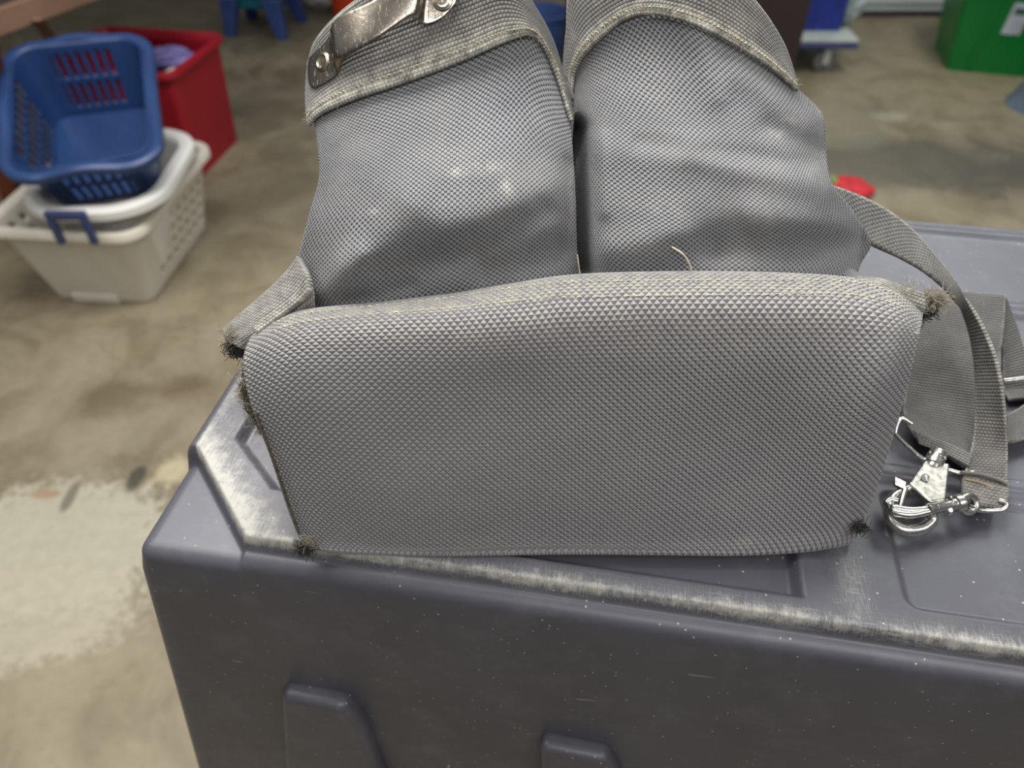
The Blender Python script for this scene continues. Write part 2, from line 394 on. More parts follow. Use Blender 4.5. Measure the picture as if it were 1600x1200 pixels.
body = mesh('body', V, [f[::-1] for f in grid_faces(len(iv), len(iu))], M_tote, tote, attrs={'wear': wr.ravel()})  # wear mask, with the painted back-shoulder highlight in it

# raised ribs on the front wall
Nf = np.array([0, -1, KV]); Nf = Nf / np.linalg.norm(Nf)            # tote frame, outward
def on_front(px, py, out=0):
    Rz = np.array([[Uv[0], Uv[1], 0], [Vv[0], Vv[1], 0], [0, 0, 1]])
    o = Rz @ (np.array([0, 0, HC]) - np.array([O2[0], O2[1], 0])); d = Rz @ ray(px, py)
    p0 = np.array([0, 0, ZL]); t = ((p0 - o) @ Nf) / (d @ Nf); return o + d * t + Nf * out
def rib(poly, out, name, bw=.005):
    P = [on_front(*q) - Nf * .004 for q in poly]
    v, f = prism(P, Nf, out + .004); o = mesh(name, v, f, M_tote, tote); bev(o, bw, 5, 40)
    bm = bmesh.new(); bm.from_mesh(o.data); bmesh.ops.recalc_face_normals(bm, faces=bm.faces); bm.to_mesh(o.data); bm.free()
    return o
rib([(447, 1064), (545, 1082), (572, 1112), (604, 1200), (690, 1420), (480, 1420), (452, 1200)], .011, 'wall_rib', .006)
rib([(846, 1142), (952, 1163), (972, 1200), (1000, 1400), (850, 1400)], .011, 'wall_rib', .006)
bossc = on_front(700, 1232)
ring = [bossc + np.array([math.cos(a) * .017, 0, math.sin(a) * .017]) + Nf * 0.0 for a in np.linspace(0, 2 * math.pi, 48, endpoint=False)]
v, f = prism([p - Nf * .004 + np.array([0, (p[2] - bossc[2]) * KV, 0]) for p in ring], Nf, .0045)
o = mesh('round_boss', v, f, M_tote, tote); bev(o, .0004, 2)
sc = on_front(700, 1200, .0006)
v, f = tube_data([sc - Nf * .002, sc + Nf * .0008], .0022, 16)
o = mesh('rivet', v, f, M_nick, tote); o['label'] = 'small metal rivet'

# ------------------------------------------------------------------ the tool bag
bag = empty('tool_bag', PZ(905, 862, ZT))
tag(bag, 'dusty grey woven nylon two-pouch tool bag standing on the dark grey tote', 'tool bag')
def bmesh_obj(name, verts, faces, mat, uv=None, parent=None, attrs=None):
    vv = [tuple(np.asarray(p, float) - np.array(bag.location)) for p in verts]
    return mesh(name, vv, faces, mat, parent or bag, uv, True, attrs)
gy = [-140, -80, 0, 60, 130, 190, 260, 340, 400, 430, 490, 560]
gd = [1.26, 1.22, 1.175, 1.14, 1.095, 1.03, .965, .905, .872, .862, .85, .84]
def ridge(px, py, x0, y0, x1, y1, wd, amp):
    dx, dy = x1 - x0, y1 - y0; L = math.hypot(dx, dy); t = ((px - x0) * dx + (py - y0) * dy) / L / L
    tc_ = np.clip(t, 0, 1); dd = np.hypot(px - x0 - tc_ * dx, py - y0 - tc_ * dy)
    return -amp * np.exp(-(dd / wd) ** 2)
def gsm(py): return sum(np.interp(py + o, gy, gd) * w_ for o, w_ in ((-36, .12), (-18, .24), (0, .28), (18, .24), (36, .12)))
def D_left(px, py):
    g = gsm(py); e = np.abs((px - 690) / 215)
    d = H * (g + .075 * np.clip(e, 0, 1.2) ** 4)
    d = d + ridge(px, py, 560, 420, 640, 330, 46, .0045) + ridge(px, py, 600, 430, 740, 395, 24, -.005)
    d = d + ridge(px, py, 700, 350, 860, 300, 40, .0055) + ridge(px, py, 760, 425, 870, 390, 24, -.006)
    d = d + ridge(px, py, 640, 300, 790, 265, 50, .004) + ridge(px, py, 770, 375, 850, 330, 20, -.003) + ridge(px, py, 500, 300, 560, 210, 30, -.002)
    d = d + ridge(px, py, 500, 460, 560, 400, 22, .004) + ridge(px, py, 540, 470, 640, 445, 14, -.003)
    d = d + ridge(px, py, 850, 120, 890, 230, 22, .003) + ridge(px, py, 800, 180, 850, 300, 30, -.0025)
    return d
def D_right(px, py):
    g = gsm(py); e = (px - 1100) / 190
    d = H * (g + .07 * np.clip(np.abs(e), 0, 1.3) ** 4 * np.where(e > 0, .7, 1))
    d = d + ridge(px, py, 945, 236, 1080, 235, 26, .0020) + ridge(px, py, 1080, 235, 1290, 300, 26, .0032)
    d = d + ridge(px, py, 1000, 225, 1260, 255, 16, -.0025)
    d = d + ridge(px, py, 1090, 60, 1120, 150, 22, .003) + ridge(px, py, 960, 150, 1100, 130, 40, .0015)
    d = d + ridge(px, py, 1150, 120, 1270, 180, 26, .003) + ridge(px, py, 1200, 200, 1280, 240, 20, -.003)
    d = d + ridge(px, py, 1120, 395, 1300, 385, 24, -.005) + ridge(px, py, 950, 390, 1060, 370, 30, .003)
    d = d + ridge(px, py, 1060, 400, 1150, 360, 26, -.003) + ridge(px, py, 1180, 330, 1330, 350, 30, .003)
    d = d + ridge(px, py, 940, 215, 945, 330, 12, .002) + ridge(px, py, 899, 205, 906, 420, 17, -.026)
    return d
def pouch(name, ctrl, Df, nr, nc, lift=0.0, mat=None, close=True):
    g = dense(ctrl, nr, nc); P = np.zeros((nr, nc, 3))
    dd = Df(g[..., 0], g[..., 1]) - lift
    for i in range(nr):
        for j in range(nc): P[i, j] = PY(g[i, j, 0], g[i, j, 1], dd[i, j])
    return g, P
def finish_pouch(name, P, mat, wear=None, li=.012, ri=-.012):
    nr, nc, _ = P.shape
    base = ZT + .004
    def down(c, frac, inx):
        q = c.copy(); q[:, 2] = c[:, 2] + (base - c[:, 2]) * frac; q[:, 0] += inx * frac; q[:, 1] += .012 * frac; return q
    Ls = [down(P[:, 0], f, li) for f in (1, .75, .5, .25)]; Rs = [down(P[:, -1], f, ri) for f in (.25, .5, .75, 1)]
    G = np.stack(Ls + [P[:, j] for j in range(nc)] + Rs, 1)
    G[:, :, 2] = np.maximum(G[:, :, 2], base)
    # back: the mouth rolls inward and the lining drops to the tote top
    top = G[-1]; cen = top.mean(0); back = []
    for f, ins in ((.15, .05), (.45, .10), (.8, .12), (1, .12)):
        q = top.copy(); q[:, :2] = top[:, :2] * (1 - ins) + cen[:2] * ins; q[:, 1] += .02 * f; q[:, 2] = top[:, 2] + (base - top[:, 2]) * f; back.append(q)
    full = np.concatenate([G, np.stack(back)], 0)
    uv = arc_uv(full); w_ = np.zeros(full.shape[:2])
    if wear is not None: w_[:nr, 4:4 + nc] = wear
    return bmesh_obj(name, full.reshape(-1, 3), grid_faces(full.shape[0], full.shape[1]), mat, uv, attrs={'wear': w_.ravel()})
left_ctrl = [
    [(487, 500), (560, 492), (650, 482), (750, 468), (830, 455), (907, 446)],
    [(472, 445), (560, 450), (650, 440), (740, 425), (830, 412), (903, 405)],
    [(466, 405), (560, 395), (650, 385), (740, 375), (830, 365), (901, 365)],
    [(480, 345), (565, 335), (650, 330), (740, 320), (825, 315), (900, 318)],
    [(498, 278), (570, 268), (650, 258), (740, 245), (825, 240), (897, 260)],
    [(496, 228), (565, 212), (650, 190), (738, 165), (822, 145), (893, 205)],
    [(489, 180), (550, 146), (645, 112), (742, 76), (826, 42), (887, 128)]]
gl, PL = pouch('pouch', left_ctrl, D_left, 120, 110)
def marks(g, pts):
    w_ = np.zeros(g.shape[:2])
    for x, y, sx, sy, a in pts: w_ = np.maximum(w_, a * np.exp(-((g[..., 0] - x) / sx) ** 2 - ((g[..., 1] - y) / sy) ** 2))
    return w_
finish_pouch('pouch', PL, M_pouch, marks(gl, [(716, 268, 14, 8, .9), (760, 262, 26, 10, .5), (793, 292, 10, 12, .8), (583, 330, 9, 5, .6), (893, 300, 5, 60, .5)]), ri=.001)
right_ctrl = [
    [(908, 446), (960, 445), (1040, 444), (1110, 444), (1190, 446), (1260, 448), (1334, 455)],
    [(905, 405), (950, 408), (1040, 408), (1110, 408), (1190, 408), (1270, 408), (1345, 412)],
    [(903, 365), (945, 365), (1035, 370), (1110, 370), (1190, 372), (1275, 376), (1361, 378)],
    [(902, 318), (938, 318), (1030, 325), (1110, 328), (1180, 330), (1260, 335), (1333, 330)],
    [(900, 262), (934, 262), (1020, 268), (1095, 272), (1165, 278), (1240, 283), (1299, 283)],
    [(898, 205), (932, 203), (1010, 205), (1080, 207), (1150, 212), (1225, 218), (1290, 225)],
    [(897, 160), (922, 150), (985, 138), (1060, 135), (1135, 148), (1215, 165), (1285, 178)],
    [(894, 118), (915, 90), (965, 42), (1030, 24), (1110, 50), (1180, 92), (1247, 138)]]
gr, PR = pouch('pouch', right_ctrl, D_right, 130, 120)
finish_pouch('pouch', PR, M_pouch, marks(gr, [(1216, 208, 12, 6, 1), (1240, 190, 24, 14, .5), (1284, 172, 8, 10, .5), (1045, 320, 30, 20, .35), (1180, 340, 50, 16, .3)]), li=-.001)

# webbing bands round the mouths
def band(ctrl, Df, lift, nr=26, nc=150):
    g, P = pouch('band', ctrl, Df, nr, nc, lift)
    uv = arc_uv(P); w_ = np.zeros((nr, nc)); w_[:3, :] = .9; w_[3:6, :] = .45; w_[-2:, :] = .5
    o = bmesh_obj('webbing_band', P.reshape(-1, 3), grid_faces(nr, nc), M_web, uv, attrs={'wear': w_.ravel()})
    solid(o, .0022, 0); return o, P
lb = [[(482, 197), (498, 180), (550, 156), (640, 126), (730, 92), (790, 66), (835, 58), (866, 108), (893, 190)],
      [(479, 150), (492, 125), (545, 80), (635, 42), (722, 8), (788, -10), (834, 24), (866, 90), (893, 178)],
      [(482, 100), (498, 58), (550, 6), (635, -42), (718, -78), (785, -70), (828, -2), (864, 66), (890, 160)]]
band_l, PBL = band(lb, D_left, .004)
rb = [[(892, 150), (900, 105), (932, 66), (985, 27), (1045, 26), (1118, 54), (1180, 90), (1220, 118), (1247, 142)],
      [(884, 140), (890, 80), (915, 18), (990, -25), (1070, -22), (1135, 8), (1188, 50), (1222, 92), (1246, 138)],
      [(880, 125), (886, 55), (900, -30), (990, -80), (1080, -75), (1140, -40), (1190, 15), (1225, 72), (1245, 132)]]
band_r, PBR = band(rb, D_right, .004)

def fuzz_on(P, row, n, name, mat, ln=.003, rad=.00012, spread=.0012, rows=None):
    parts = []; nr, nc, _ = P.shape
    for k in range(n):
        j = rng.integers(1, nc - 2); i = row if rows is None else rng.integers(*rows)
        p = P[i, j]; t = P[i, j + 1] - P[i, j]; t /= np.linalg.norm(t) + 1e-9
        s_ = P[min(i + 1, nr - 1), j] - P[max(i - 1, 0), j]; nrm = np.cross(t, s_); nrm /= np.linalg.norm(nrm) + 1e-9
        if nrm[1] > 0: nrm = -nrm
        a = rng.normal(size=3) * .6 + nrm * .8; a /= np.linalg.norm(a); b = rng.normal(size=3) * .5
        q = p + nrm * .0012 + rng.normal(size=3) * spread * .2
        pts = [q, q + a * ln * .5, q + a * ln + b * ln * .4]
        parts.append(tube_data(pts, rad, 4))
    v, f = join(parts); return bmesh_obj(name, v, f, mat)

# embossed base panel
Yk = [.862, .842, .785, .758, .732, .708, .684, .659, .6475]
base_ctrl = [
    [(412, 532), (470, 505), (570, 490), (700, 474), (800, 460), (900, 447), (1050, 443), (1200, 445), (1330, 454), (1395, 474), (1432, 505)],
    [(402, 524), (465, 493), (570, 480), (700, 465), (800, 449), (900, 435), (1050, 430), (1200, 432), (1330, 441), (1400, 463), (1437, 492)],
    [(388, 546), (458, 520), (570, 508), (700, 498), (800, 488), (900, 480), (1050, 476), (1200, 477), (1325, 480), (1396, 492), (1434, 507)],
    [(384, 580), (452, 560), (570, 556), (700, 553), (800, 550), (900, 548), (1050, 547), (1200, 545), (1320, 542), (1388, 540), (1428, 538)],
    [(396, 636), (458, 622), (575, 622), (700, 624), (800, 625), (900, 625), (1050, 624), (1190, 620), (1305, 614), (1372, 606), (1414, 598)],
    [(424, 712), (476, 702), (582, 706), (700, 708), (800, 709), (900, 709), (1045, 707), (1180, 702), (1288, 694), (1350, 684), (1392, 672)],
    [(449, 786), (495, 780), (590, 784), (700, 787), (800, 788), (900, 788), (1040, 786), (1170, 780), (1272, 771), (1328, 760), (1368, 748)],
    [(470, 838), (510, 838), (597, 842), (700, 845), (800, 846), (900, 846), (1035, 843), (1160, 837), (1258, 829), (1308, 820), (1346, 806)],
    [(480, 862), (520, 864), (602, 867), (700, 871), (800, 873), (900, 873), (1035, 869), (1155, 863), (1250, 858), (1296, 852), (1326, 846)]]
ctrl3 = []
for r, row in enumerate(base_ctrl):
    rr = []
    for c_, q in enumerate(row):
        e = abs((c_ - 5) / 5); k = Yk[r]
        if r >= 2: k += .020 * e ** 5 - (.008 * (1 - e * e) if 3 <= r <= 6 else 0)
        rr.append(PY(q[0], q[1], k * H))
    ctrl3.append(rr)
ctrl3 = np.array(ctrl3)
und = ctrl3[-1].copy(); und[:, 1] += .012; und[:, 2] = ZT + .0015; ctrl3[-1][:, 2] = np.maximum(ctrl3[-1][:, 2], ZT + .0015)
ctrl3 = np.concatenate([ctrl3, [und]])
NB, MB = 190, 260
PB = dense(ctrl3, NB, MB)
# soft dents in the base
gi, gj = np.meshgrid(np.linspace(0, 1, NB), np.linspace(0, 1, MB), indexing='ij')
dent = .0022 * np.sin(gj * 9 + gi * 4) * np.sin(gi * math.pi) * .5 + .0016 * np.sin(gj * 17 - gi * 9 + 1) * np.sin(gi * math.pi) * .5
dent += .0035 * np.exp(-(((gj - .42) / .12) ** 2 + ((gi - .42) / .10) ** 2)) - .003 * np.exp(-(((gj - .30) / .14) ** 2 + ((gi - .62) / .12) ** 2))
dent += .003 * np.exp(-(((gj - .72) / .10) ** 2 + ((gi - .55) / .2) ** 2)) - .0025 * np.exp(-(((gj - .86) / .07) ** 2 + ((gi - .4) / .15) ** 2))
PB[..., 1] += dent
wb_ = np.zeros((NB, MB)); wb_[(gi > .06) & (gi < .20)] = .75; wb_ *= 1; wb_ += .5 * np.exp(-((gi - .25) / .07) ** 2)
wb_ += .55 * np.exp(-((gi - .90) / .03) ** 2) + .5 * np.exp(-(gj / .015) ** 2) + .5 * np.exp(-((1 - gj) / .012) ** 2)
wb_ += .8 * np.exp(-(((gj - .705) / .012) ** 2 + ((gi - .80) / .02) ** 2)) + .4 * np.exp(-(((gj - .9) / .03) ** 2 + ((gi - .36) / .05) ** 2))
base_o = bmesh_obj('base_panel', PB.reshape(-1, 3), grid_faces(NB, MB), M_base, arc_uv(PB), attrs={'wear': np.clip(wb_, 0, 1).ravel()})
solid(base_o, .0018, 1)
# gussets: side walls from the base panel edges back to the pouches (dark inside)
for side, jj, ex in (('l', 0, 1), ('r', MB - 1, -1)):
    e = PB[::6, jj]; q = [e]
    for f in (.3, .6, 1.0):
        z = e.copy(); z[:, 0] += ex * .030 * f; z[:, 1] += .085 * f; z[:, 2] = np.maximum(e[:, 2] - .008 * f, ZT + .002); q.append(z)
    G = np.stack(q, 1)
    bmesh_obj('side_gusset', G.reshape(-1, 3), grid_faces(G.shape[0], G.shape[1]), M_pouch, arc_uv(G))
# inner body closing the base (so the bag is solid seen from the side)
tp = PB[8, ::10]; G = [tp]
for f in (.25, .6, 1.0):
    z = tp.copy(); z[:, 1] += .035; z[:, 2] = tp[:, 2] - .004 - (tp[:, 2] - ZT - .004) * f; G.append(z)
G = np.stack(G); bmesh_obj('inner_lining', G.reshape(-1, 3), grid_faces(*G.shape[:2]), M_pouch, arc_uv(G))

# stitching: one mesh per seam
def stitches(P, rowf, n, name, j0, j1, off=.0010, rad=.00032, fill=.72, mat=None):
    parts = []; nr, nc, _ = P.shape
    def ev(i, j):
        i0, j0_ = int(min(i, nr - 2)), int(min(j, nc - 2)); a, b = i - i0, j - j0_
        return (P[i0, j0_] * (1 - a) * (1 - b) + P[i0 + 1, j0_] * a * (1 - b) + P[i0, j0_ + 1] * (1 - a) * b + P[i0 + 1, j0_ + 1] * a * b)
    for k in range(n):
        a = j0 + (j1 - j0) * k / n; b = j0 + (j1 - j0) * (k + fill) / n
        pts = []
        for t in np.linspace(0, 1, 5):
            j = a + (b - a) * t; i = rowf(j) ; p = ev(i, j)
            tx = ev(i, min(j + 1, nc - 1.01)) - ev(i, max(j - 1, 0)); ty = ev(min(i + 1, nr - 1.01), j) - ev(max(i - 1, 0), j)
            nrm = np.cross(tx, ty); nrm /= np.linalg.norm(nrm) + 1e-9
            if nrm[1] > .0 and nrm[2] < .3: nrm = -nrm
            if nrm[2] < 0: nrm = -nrm
            pts.append(p + nrm * (off * math.sin(math.pi * (.12 + .76 * t))))
        parts.append(tube_data(pts, rad * (1 + .25 * rng.normal()), 5))
    v, f = join(parts); return bmesh_obj(name, v, f, mat or M_cream)
stitches(PB, lambda j: 28 + 1.5 * math.sin(j * .05), 86, 'stitching', 14, 236, .0024)
stitches(PB, lambda j: 37 + 1.2 * math.sin(j * .045 + 1), 84, 'stitching', 16, 238, .0024)
stitches(PBL, lambda j: 2.5, 80, 'stitching', 3, 140, .0018, .00035)
stitches(PBR, lambda j: 2.5, 80, 'stitching', 3, 146, .0018, .00035)
fuzz_on(PBL, 1, 260, 'loose_fibres', M_frayl, .0025, .00009, .001, (0, 4))
fuzz_on(PBR, 1, 260, 'loose_fibres', M_frayl, .0025, .00009, .001, (0, 4))

# corner ears of folded binding
def patch(name, ctrl, mat, nr=24, nc=24, th=.0022, wear=.5, wv_=0):
    """ctrl rows of (px, py, k)"""
    P = dense([[PY(a, b, k * H) for a, b, k in r] for r in ctrl], nr, nc)
    o = bmesh_obj(name, P.reshape(-1, 3), grid_faces(nr, nc), mat, arc_uv(P), attrs={'wear': np.full(nr * nc, wear)})
    solid(o, th, 0); return o, P
ear1, E1 = patch('corner_binding', [
    [(468, 402, .93), (448, 428, .92), (415, 460, .90), (380, 490, .885), (350, 517, .875)],
    [(482, 430, .885), (462, 455, .88), (425, 486, .865), (388, 512, .855), (356, 532, .855)],
    [(490, 462, .865), (470, 478, .86), (436, 500, .85), (402, 520, .84), (372, 540, .84)],
    [(492, 482, .862), (474, 490, .86), (444, 506, .85), (414, 524, .84), (386, 545, .838)]], M_web, 26, 50, .003, .35)
ear1b, E1b = patch('corner_binding', [
    [(480, 440, .870), (462, 462, .862), (430, 488, .850), (398, 512, .838)],
    [(486, 456, .858), (468, 474, .852), (436, 498, .840), (404, 522, .828)]], M_web, 12, 40, .0035, .8)
ear2, E2 = patch('corner_binding', [
    [(1335, 436, .88), (1375, 438, .87), (1415, 452, .86), (1455, 463, .86), (1476, 466, .86)],
    [(1350, 442, .865), (1385, 450, .855), (1415, 468, .845), (1448, 480, .845), (1468, 480, .85)],
    [(1372, 452, .852), (1395, 464, .845), (1418, 482, .84), (1438, 488, .84), (1452, 492, .845)]], M_web, 26, 50, .003, .6)
def tuft(name, c, n, r, ln, mat, rad=.00022, dirb=(0, 0, 0), curl=1.0):
    ln *= .55; rad *= .8; n = int(n * 1.5)
    parts = []; c = np.array(c)
    for k in range(n):
        p = c + rng.normal(size=3) * r * np.array([1, .6, 1]) * .55
        a = rng.normal(size=3) + np.array(dirb); a /= np.linalg.norm(a)
        b = rng.normal(size=3) * curl
        pts = [p, p + a * ln * .35 + b * ln * .1, p + a * ln * .65 + b * ln * .3, p + a * ln * .8 + b * ln * .5 + rng.normal(size=3) * ln * .2]
        parts.append(tube_data(smooth_path(pts, 7), rad, 4))
    v, f = join(parts); return bmesh_obj(name, v, f, mat)
tuft('frayed_end', PY(370, 545, .85 * H), 480, .0042, .0045, M_frayd, .00022)
tuft('frayed_end', PY(362, 528, .852 * H), 200, .0045, .004, M_frayl, .00016)
tuft('frayed_end', PY(1448, 486, .845 * H), 260, .0035, .0045, M_frayd, .0002)
tuft('frayed_end', PY(1458, 470, .85 * H), 320, .0045, .0055, M_frayl, .00014, (.5, 0, 0), 1.4)
tuft('frayed_end', PY(1415, 455, .85 * H) + np.array([0, 0, .001]), 90, .006, .003, M_frayl, .00012)
tuft('frayed_end', PY(478, 856, .648 * H), 260, .0035, .005, M_frayd, .0002, (-.3, 0, -.1))
tuft('frayed_end', PY(482, 848, .65 * H), 120, .0035, .004, M_frayl, .00016, (-.3, 0, 0))
tuft('frayed_end', PY(1345, 824, .655 * H), 120, .0034, .0042, M_frayd, .0002, (.3, 0, -.2))
# frayed seam down the left side of the base
sp_ = smooth_path([PY(393, 560, .80 * H), PY(386, 590, .785 * H), PY(384, 612, .775 * H), PY(394, 640, .765 * H), PY(412, 668, .755 * H), PY(424, 700, .74 * H)], 40)
v, f = tube_data(sp_, [.0028 * (.6 + .5 * math.sin(i * .35) ** 2) * (1 if i < 30 else (40 - i) / 10) + .0003 for i in range(40)], 10)
bmesh_obj('seam_binding', v, f, plain('worn_binding', s2l(92, 84, 72), .95, 0, .5, 400, .0005))
parts = []
for k in range(420):
    i = rng.integers(0, 34); p = sp_[i] + rng.normal(size=3) * .0012 + np.array([-.001, -.001, .001]); a = rng.normal(size=3) * .0022
    parts.append(tube_data([p, p + a * .6, p + a + rng.normal(size=3) * .0007], .00016, 4))
v, f = join(parts); bmesh_obj('frayed_end', v, f, M_frayl)
for pts in ([(402, 650), (398, 700), (420, 740)],): pass
v, f = tube_data(smooth_path([PY(a, b, k * H) for a, b, k in ((400, 645, .742), (426, 715, .716), (451, 788, .692), (468, 835, .668))], 60),
                 [.0007 + .0002 * math.sin(i * 2.1) for i in range(60)], 8)
bmesh_obj('seam_binding', v, f, plain('brown_worn_binding', s2l(88, 78, 68), .95, 0, .5, 400, .0005))
v, f = tube_data(smooth_path([PY(a, b, k * H) for a, b, k in ((1432, 520, .782), (1425, 560, .77), (1410, 612, .752), (1388, 685, .725), (1364, 760, .70), (1345, 812, .676))], 60),
                 [.0008 + .0002 * math.sin(i * 2.3) for i in range(60)], 8)
bmesh_obj('seam_binding', v, f, M_frayl)
# stray threads
def thr(pts, k, r=.00035, name='loose_thread', mat=None):
    v, f = tube_data(smooth_path([PY(a, b, kk * H) for (a, b), kk in zip(pts, k)], 24), r, 6); bmesh_obj(name, v, f, mat or M_cream)
thr([(1050, 386), (1066, 396), (1076, 410), (1083, 430)], [.862, .852, .846, .845], .0004)
thr([(902, 398), (904, 412), (907, 434)], [.85, .846, .842], .0003)
thr([(1235, 430), (1300, 436), (1350, 440)], [.84, .84, .84], .0002)
thr([(1462, 480), (1475, 490), (1478, 480), (1466, 474)], [.84, .838, .84, .845], .00018)

# hammer clip riveted on the left band
clipN = None
def band_pt(px, py, lift):
    return PY(px, py, float(D_left(np.array(px, float), np.array(py, float))) - lift)
def plate(polys, name, mat, parent=None):
    parts = []
    for poly, lift, th in polys:
        P = [band_pt(a, b, lift) for a, b in poly]
        c = np.mean(P, 0); _, _, vt = np.linalg.svd(np.array(P) - c); nrm = vt[2]
        if nrm[1] > 0: nrm = -nrm
        P = [p - nrm * ((p - c) @ nrm) * .8 for p in P]
        parts.append(prism(P, nrm, th))
    v, f = join(parts); o = bmesh_obj(name, v, f, mat, parent=parent)
    bm = bmesh.new(); bm.from_mesh(o.data); bmesh.ops.recalc_face_normals(bm, faces=bm.faces); bm.to_mesh(o.data); bm.free()
    bev(o, .0006, 3); return o
# bent strip: rows across its width, columns along its length
bar = [[(484, 92, .0070), (500, 76, .0070), (516, 58, .0078), (519, 44, .0150), (530, 28, .0160), (580, 4, .0165), (632, -26, .0160), (652, -42, .0140), (668, -62, .0080), (690, -80, .0070), (712, -84, .0070)],
       [(483, 112, .0070), (503, 92, .0070), (520, 78, .0080), (522, 64, .0150), (535, 52, .0160), (583, 28, .0165), (640, -6, .0160), (656, -14, .0140), (668, -22, .0080), (688, -36, .0070), (714, -40, .0070)],
       [(485, 132, .0070), (508, 112, .0070), (524, 100, .0085), (524, 89, .0140), (537, 80, .0155), (588, 54, .0160), (638, 22, .0155), (652, 22, .0130), (663, 14, .0080), (688, 4, .0070), (716, -10, .0070)],
       [(493, 138, .0065), (513, 127, .0065), (528, 115, .0068), (532, 102, .0100), (540, 90, .0140), (590, 61, .0150), (636, 28, .0148), (650, 30, .0110), (664, 38, .0072), (690, 28, .0065), (711, 6, .0065)]]
G = dense(bar, 20, 90); Pc = np.zeros(G.shape)
for i in range(G.shape[0]):
    for j in range(G.shape[1]): Pc[i, j] = band_pt(G[i, j, 0], G[i, j, 1], G[i, j, 2])
clip = bmesh_obj('hammer_clip', Pc.reshape(-1, 3), grid_faces(*Pc.shape[:2]), M_clip); solid(clip, .0016, 0); bev(clip, .0005, 2, 40)
clip['label'] = 'scuffed bent steel holder riveted on the left webbing'
for (a, b, lf) in ((505, 97, .0078), (691, 1, .0078)):
    c0 = band_pt(a, b, lf); nrm = np.cross(band_pt(a + 10, b, lf) - c0, band_pt(a, b + 10, lf) - c0); nrm /= np.linalg.norm(nrm)
    if nrm[1] > 0: nrm = -nrm
    prof = [(0, .0052), (.0008, .0050), (.0012, .0040), (.0014, .0036), (.0012, .0030), (.0009, .0022), (.0010, .0010), (.0011, .0001)]
    v, f = tube_data([c0 + nrm * (h_ + i * 1e-6) for i, (h_, r_) in enumerate(prof)], [r_ * 1.1 for h_, r_ in prof], 28)
    ax = Vector(tuple(nrm)); bm_p = [c0 + nrm * h_ for h_, _ in prof]
    # lathe about nrm
    t1 = ax.orthogonal().normalized(); t2 = ax.cross(t1); V = []; K = 28
    for h_, r_ in prof:
        for k in range(K):
            an = 2 * math.pi * k / K; V.append(Vector(tuple(c0)) + ax * h_ + (t1 * math.cos(an) + t2 * math.sin(an)) * r_)
    Fr = [(i * K + k, i * K + (k + 1) % K, (i + 1) * K + (k + 1) % K, (i + 1) * K + k) for i in range(len(prof) - 1) for k in range(K)]
    rv = bmesh_obj('rivet', V, Fr + [tuple((len(prof) - 1) * K + k for k in range(K))], M_rivet, parent=clip)
# small ring glimpsed in the gap between the pouches
v, f = tube_data([PY(a, b, 1.14 * H) for a, b in ((879, 122), (884, 128), (889, 140), (894, 152))], .0016, 8)
bmesh_obj('gap_ring', v, f, M_nick)

# straps
def ribbon(name, A, B, mat, n=90, th=.0022, nc=14, parent=None, cross=0.0):
    a = smooth_path([PY(x, y, k * H) for x, y, k in A], n); b = smooth_path([PY(x, y, k * H) for x, y, k in B], n)
    t = np.linspace(0, 1, nc)[None, :, None]; P = a[:, None] * (1 - t) + b[:, None] * t
    P[..., 2] = np.maximum(P[..., 2], ZT + .002)
    wdt = float(np.median(np.linalg.norm(a - b, axis=1)))
    ln = np.concatenate([[0], np.cumsum(np.linalg.norm(np.diff((a + b) / 2, axis=0), axis=1))])
    uu, vv = np.meshgrid(np.linspace(0, wdt, nc), ln); uv = np.stack([uu, vv], -1).reshape(-1, 2)
    w_ = np.zeros((n, nc)); w_[:, 0] = .5; w_[:, -1] = .5
    o = bmesh_obj(name, P.reshape(-1, 3), grid_faces(n, nc), mat, uv, parent, {'wear': w_.ravel()}); solid(o, th, 0); return o, P
strap, PS = ribbon('shoulder_strap',
    [(1215, 292, .99), (1280, 288, 1.06), (1318, 297, 1.10), (1370, 320, 1.12), (1418, 354, 1.12), (1458, 398, 1.10), (1495, 446, 1.06), (1530, 500, 1.01), (1556, 560, .95), (1568, 620, .90), (1573, 690, .85), (1572, 745, .785), (1567, 792, .725)],
    [(1235, 350, .97), (1300, 345, 1.03), (1335, 362, 1.05), (1362, 382, 1.04), (1410, 404, 1.04), (1450, 428, 1.03), (1488, 464, 1.04), (1512, 508, 1.03), (1523, 562, .99), (1526, 620, .935), (1520, 686, .865), (1507, 740, .79), (1504, 784, .735)], M_strap, 130)
v, f = tube_data(smooth_path([PY(1502, 738, .778 * H), PY(1530, 741, .774 * H), PY(1558, 749, .764 * H), PY(1573, 757, .757 * H)], 20), .0011, 8)
sf_ = bmesh_obj('strap_fold', v, f, M_strap, parent=strap)
v, f = tube_data(smooth_path([PY(1508, 749, .766 * H), PY(1530, 753, .760 * H), PY(1552, 762, .748 * H)], 16), .0004, 6)
sf_ = bmesh_obj('stitching', v, f, plain('tan_thread', s2l(150, 128, 92), .9), parent=strap)
fold, _ = patch('strap_fold', [[(1503, 738, .785), (1538, 744, .778), (1574, 754, .766)], [(1503, 760, .757), (1536, 768, .748), (1574, 776, .738)],
                               [(1504, 784, .728), (1536, 792, .720), (1568, 797, .714)]], M_strap, 14, 16, .0035, .2)
fold.parent = strap
wide, PW = ribbon('wide_strap',
    [(1446, 452, 1.16), (1434, 500, 1.09), (1420, 560, 1.01), (1411, 620, .945), (1414, 655, .91), (1430, 684, .875)],
    [(1570, 462, 1.15), (1566, 520, 1.08), (1556, 580, 1.01), (1548, 640, .945), (1540, 690, .875), (1524, 726, .815)], M_wide, 90, .0025, 30)
wide['label'] = 'wide flat strap webbing lying behind the narrow strap'
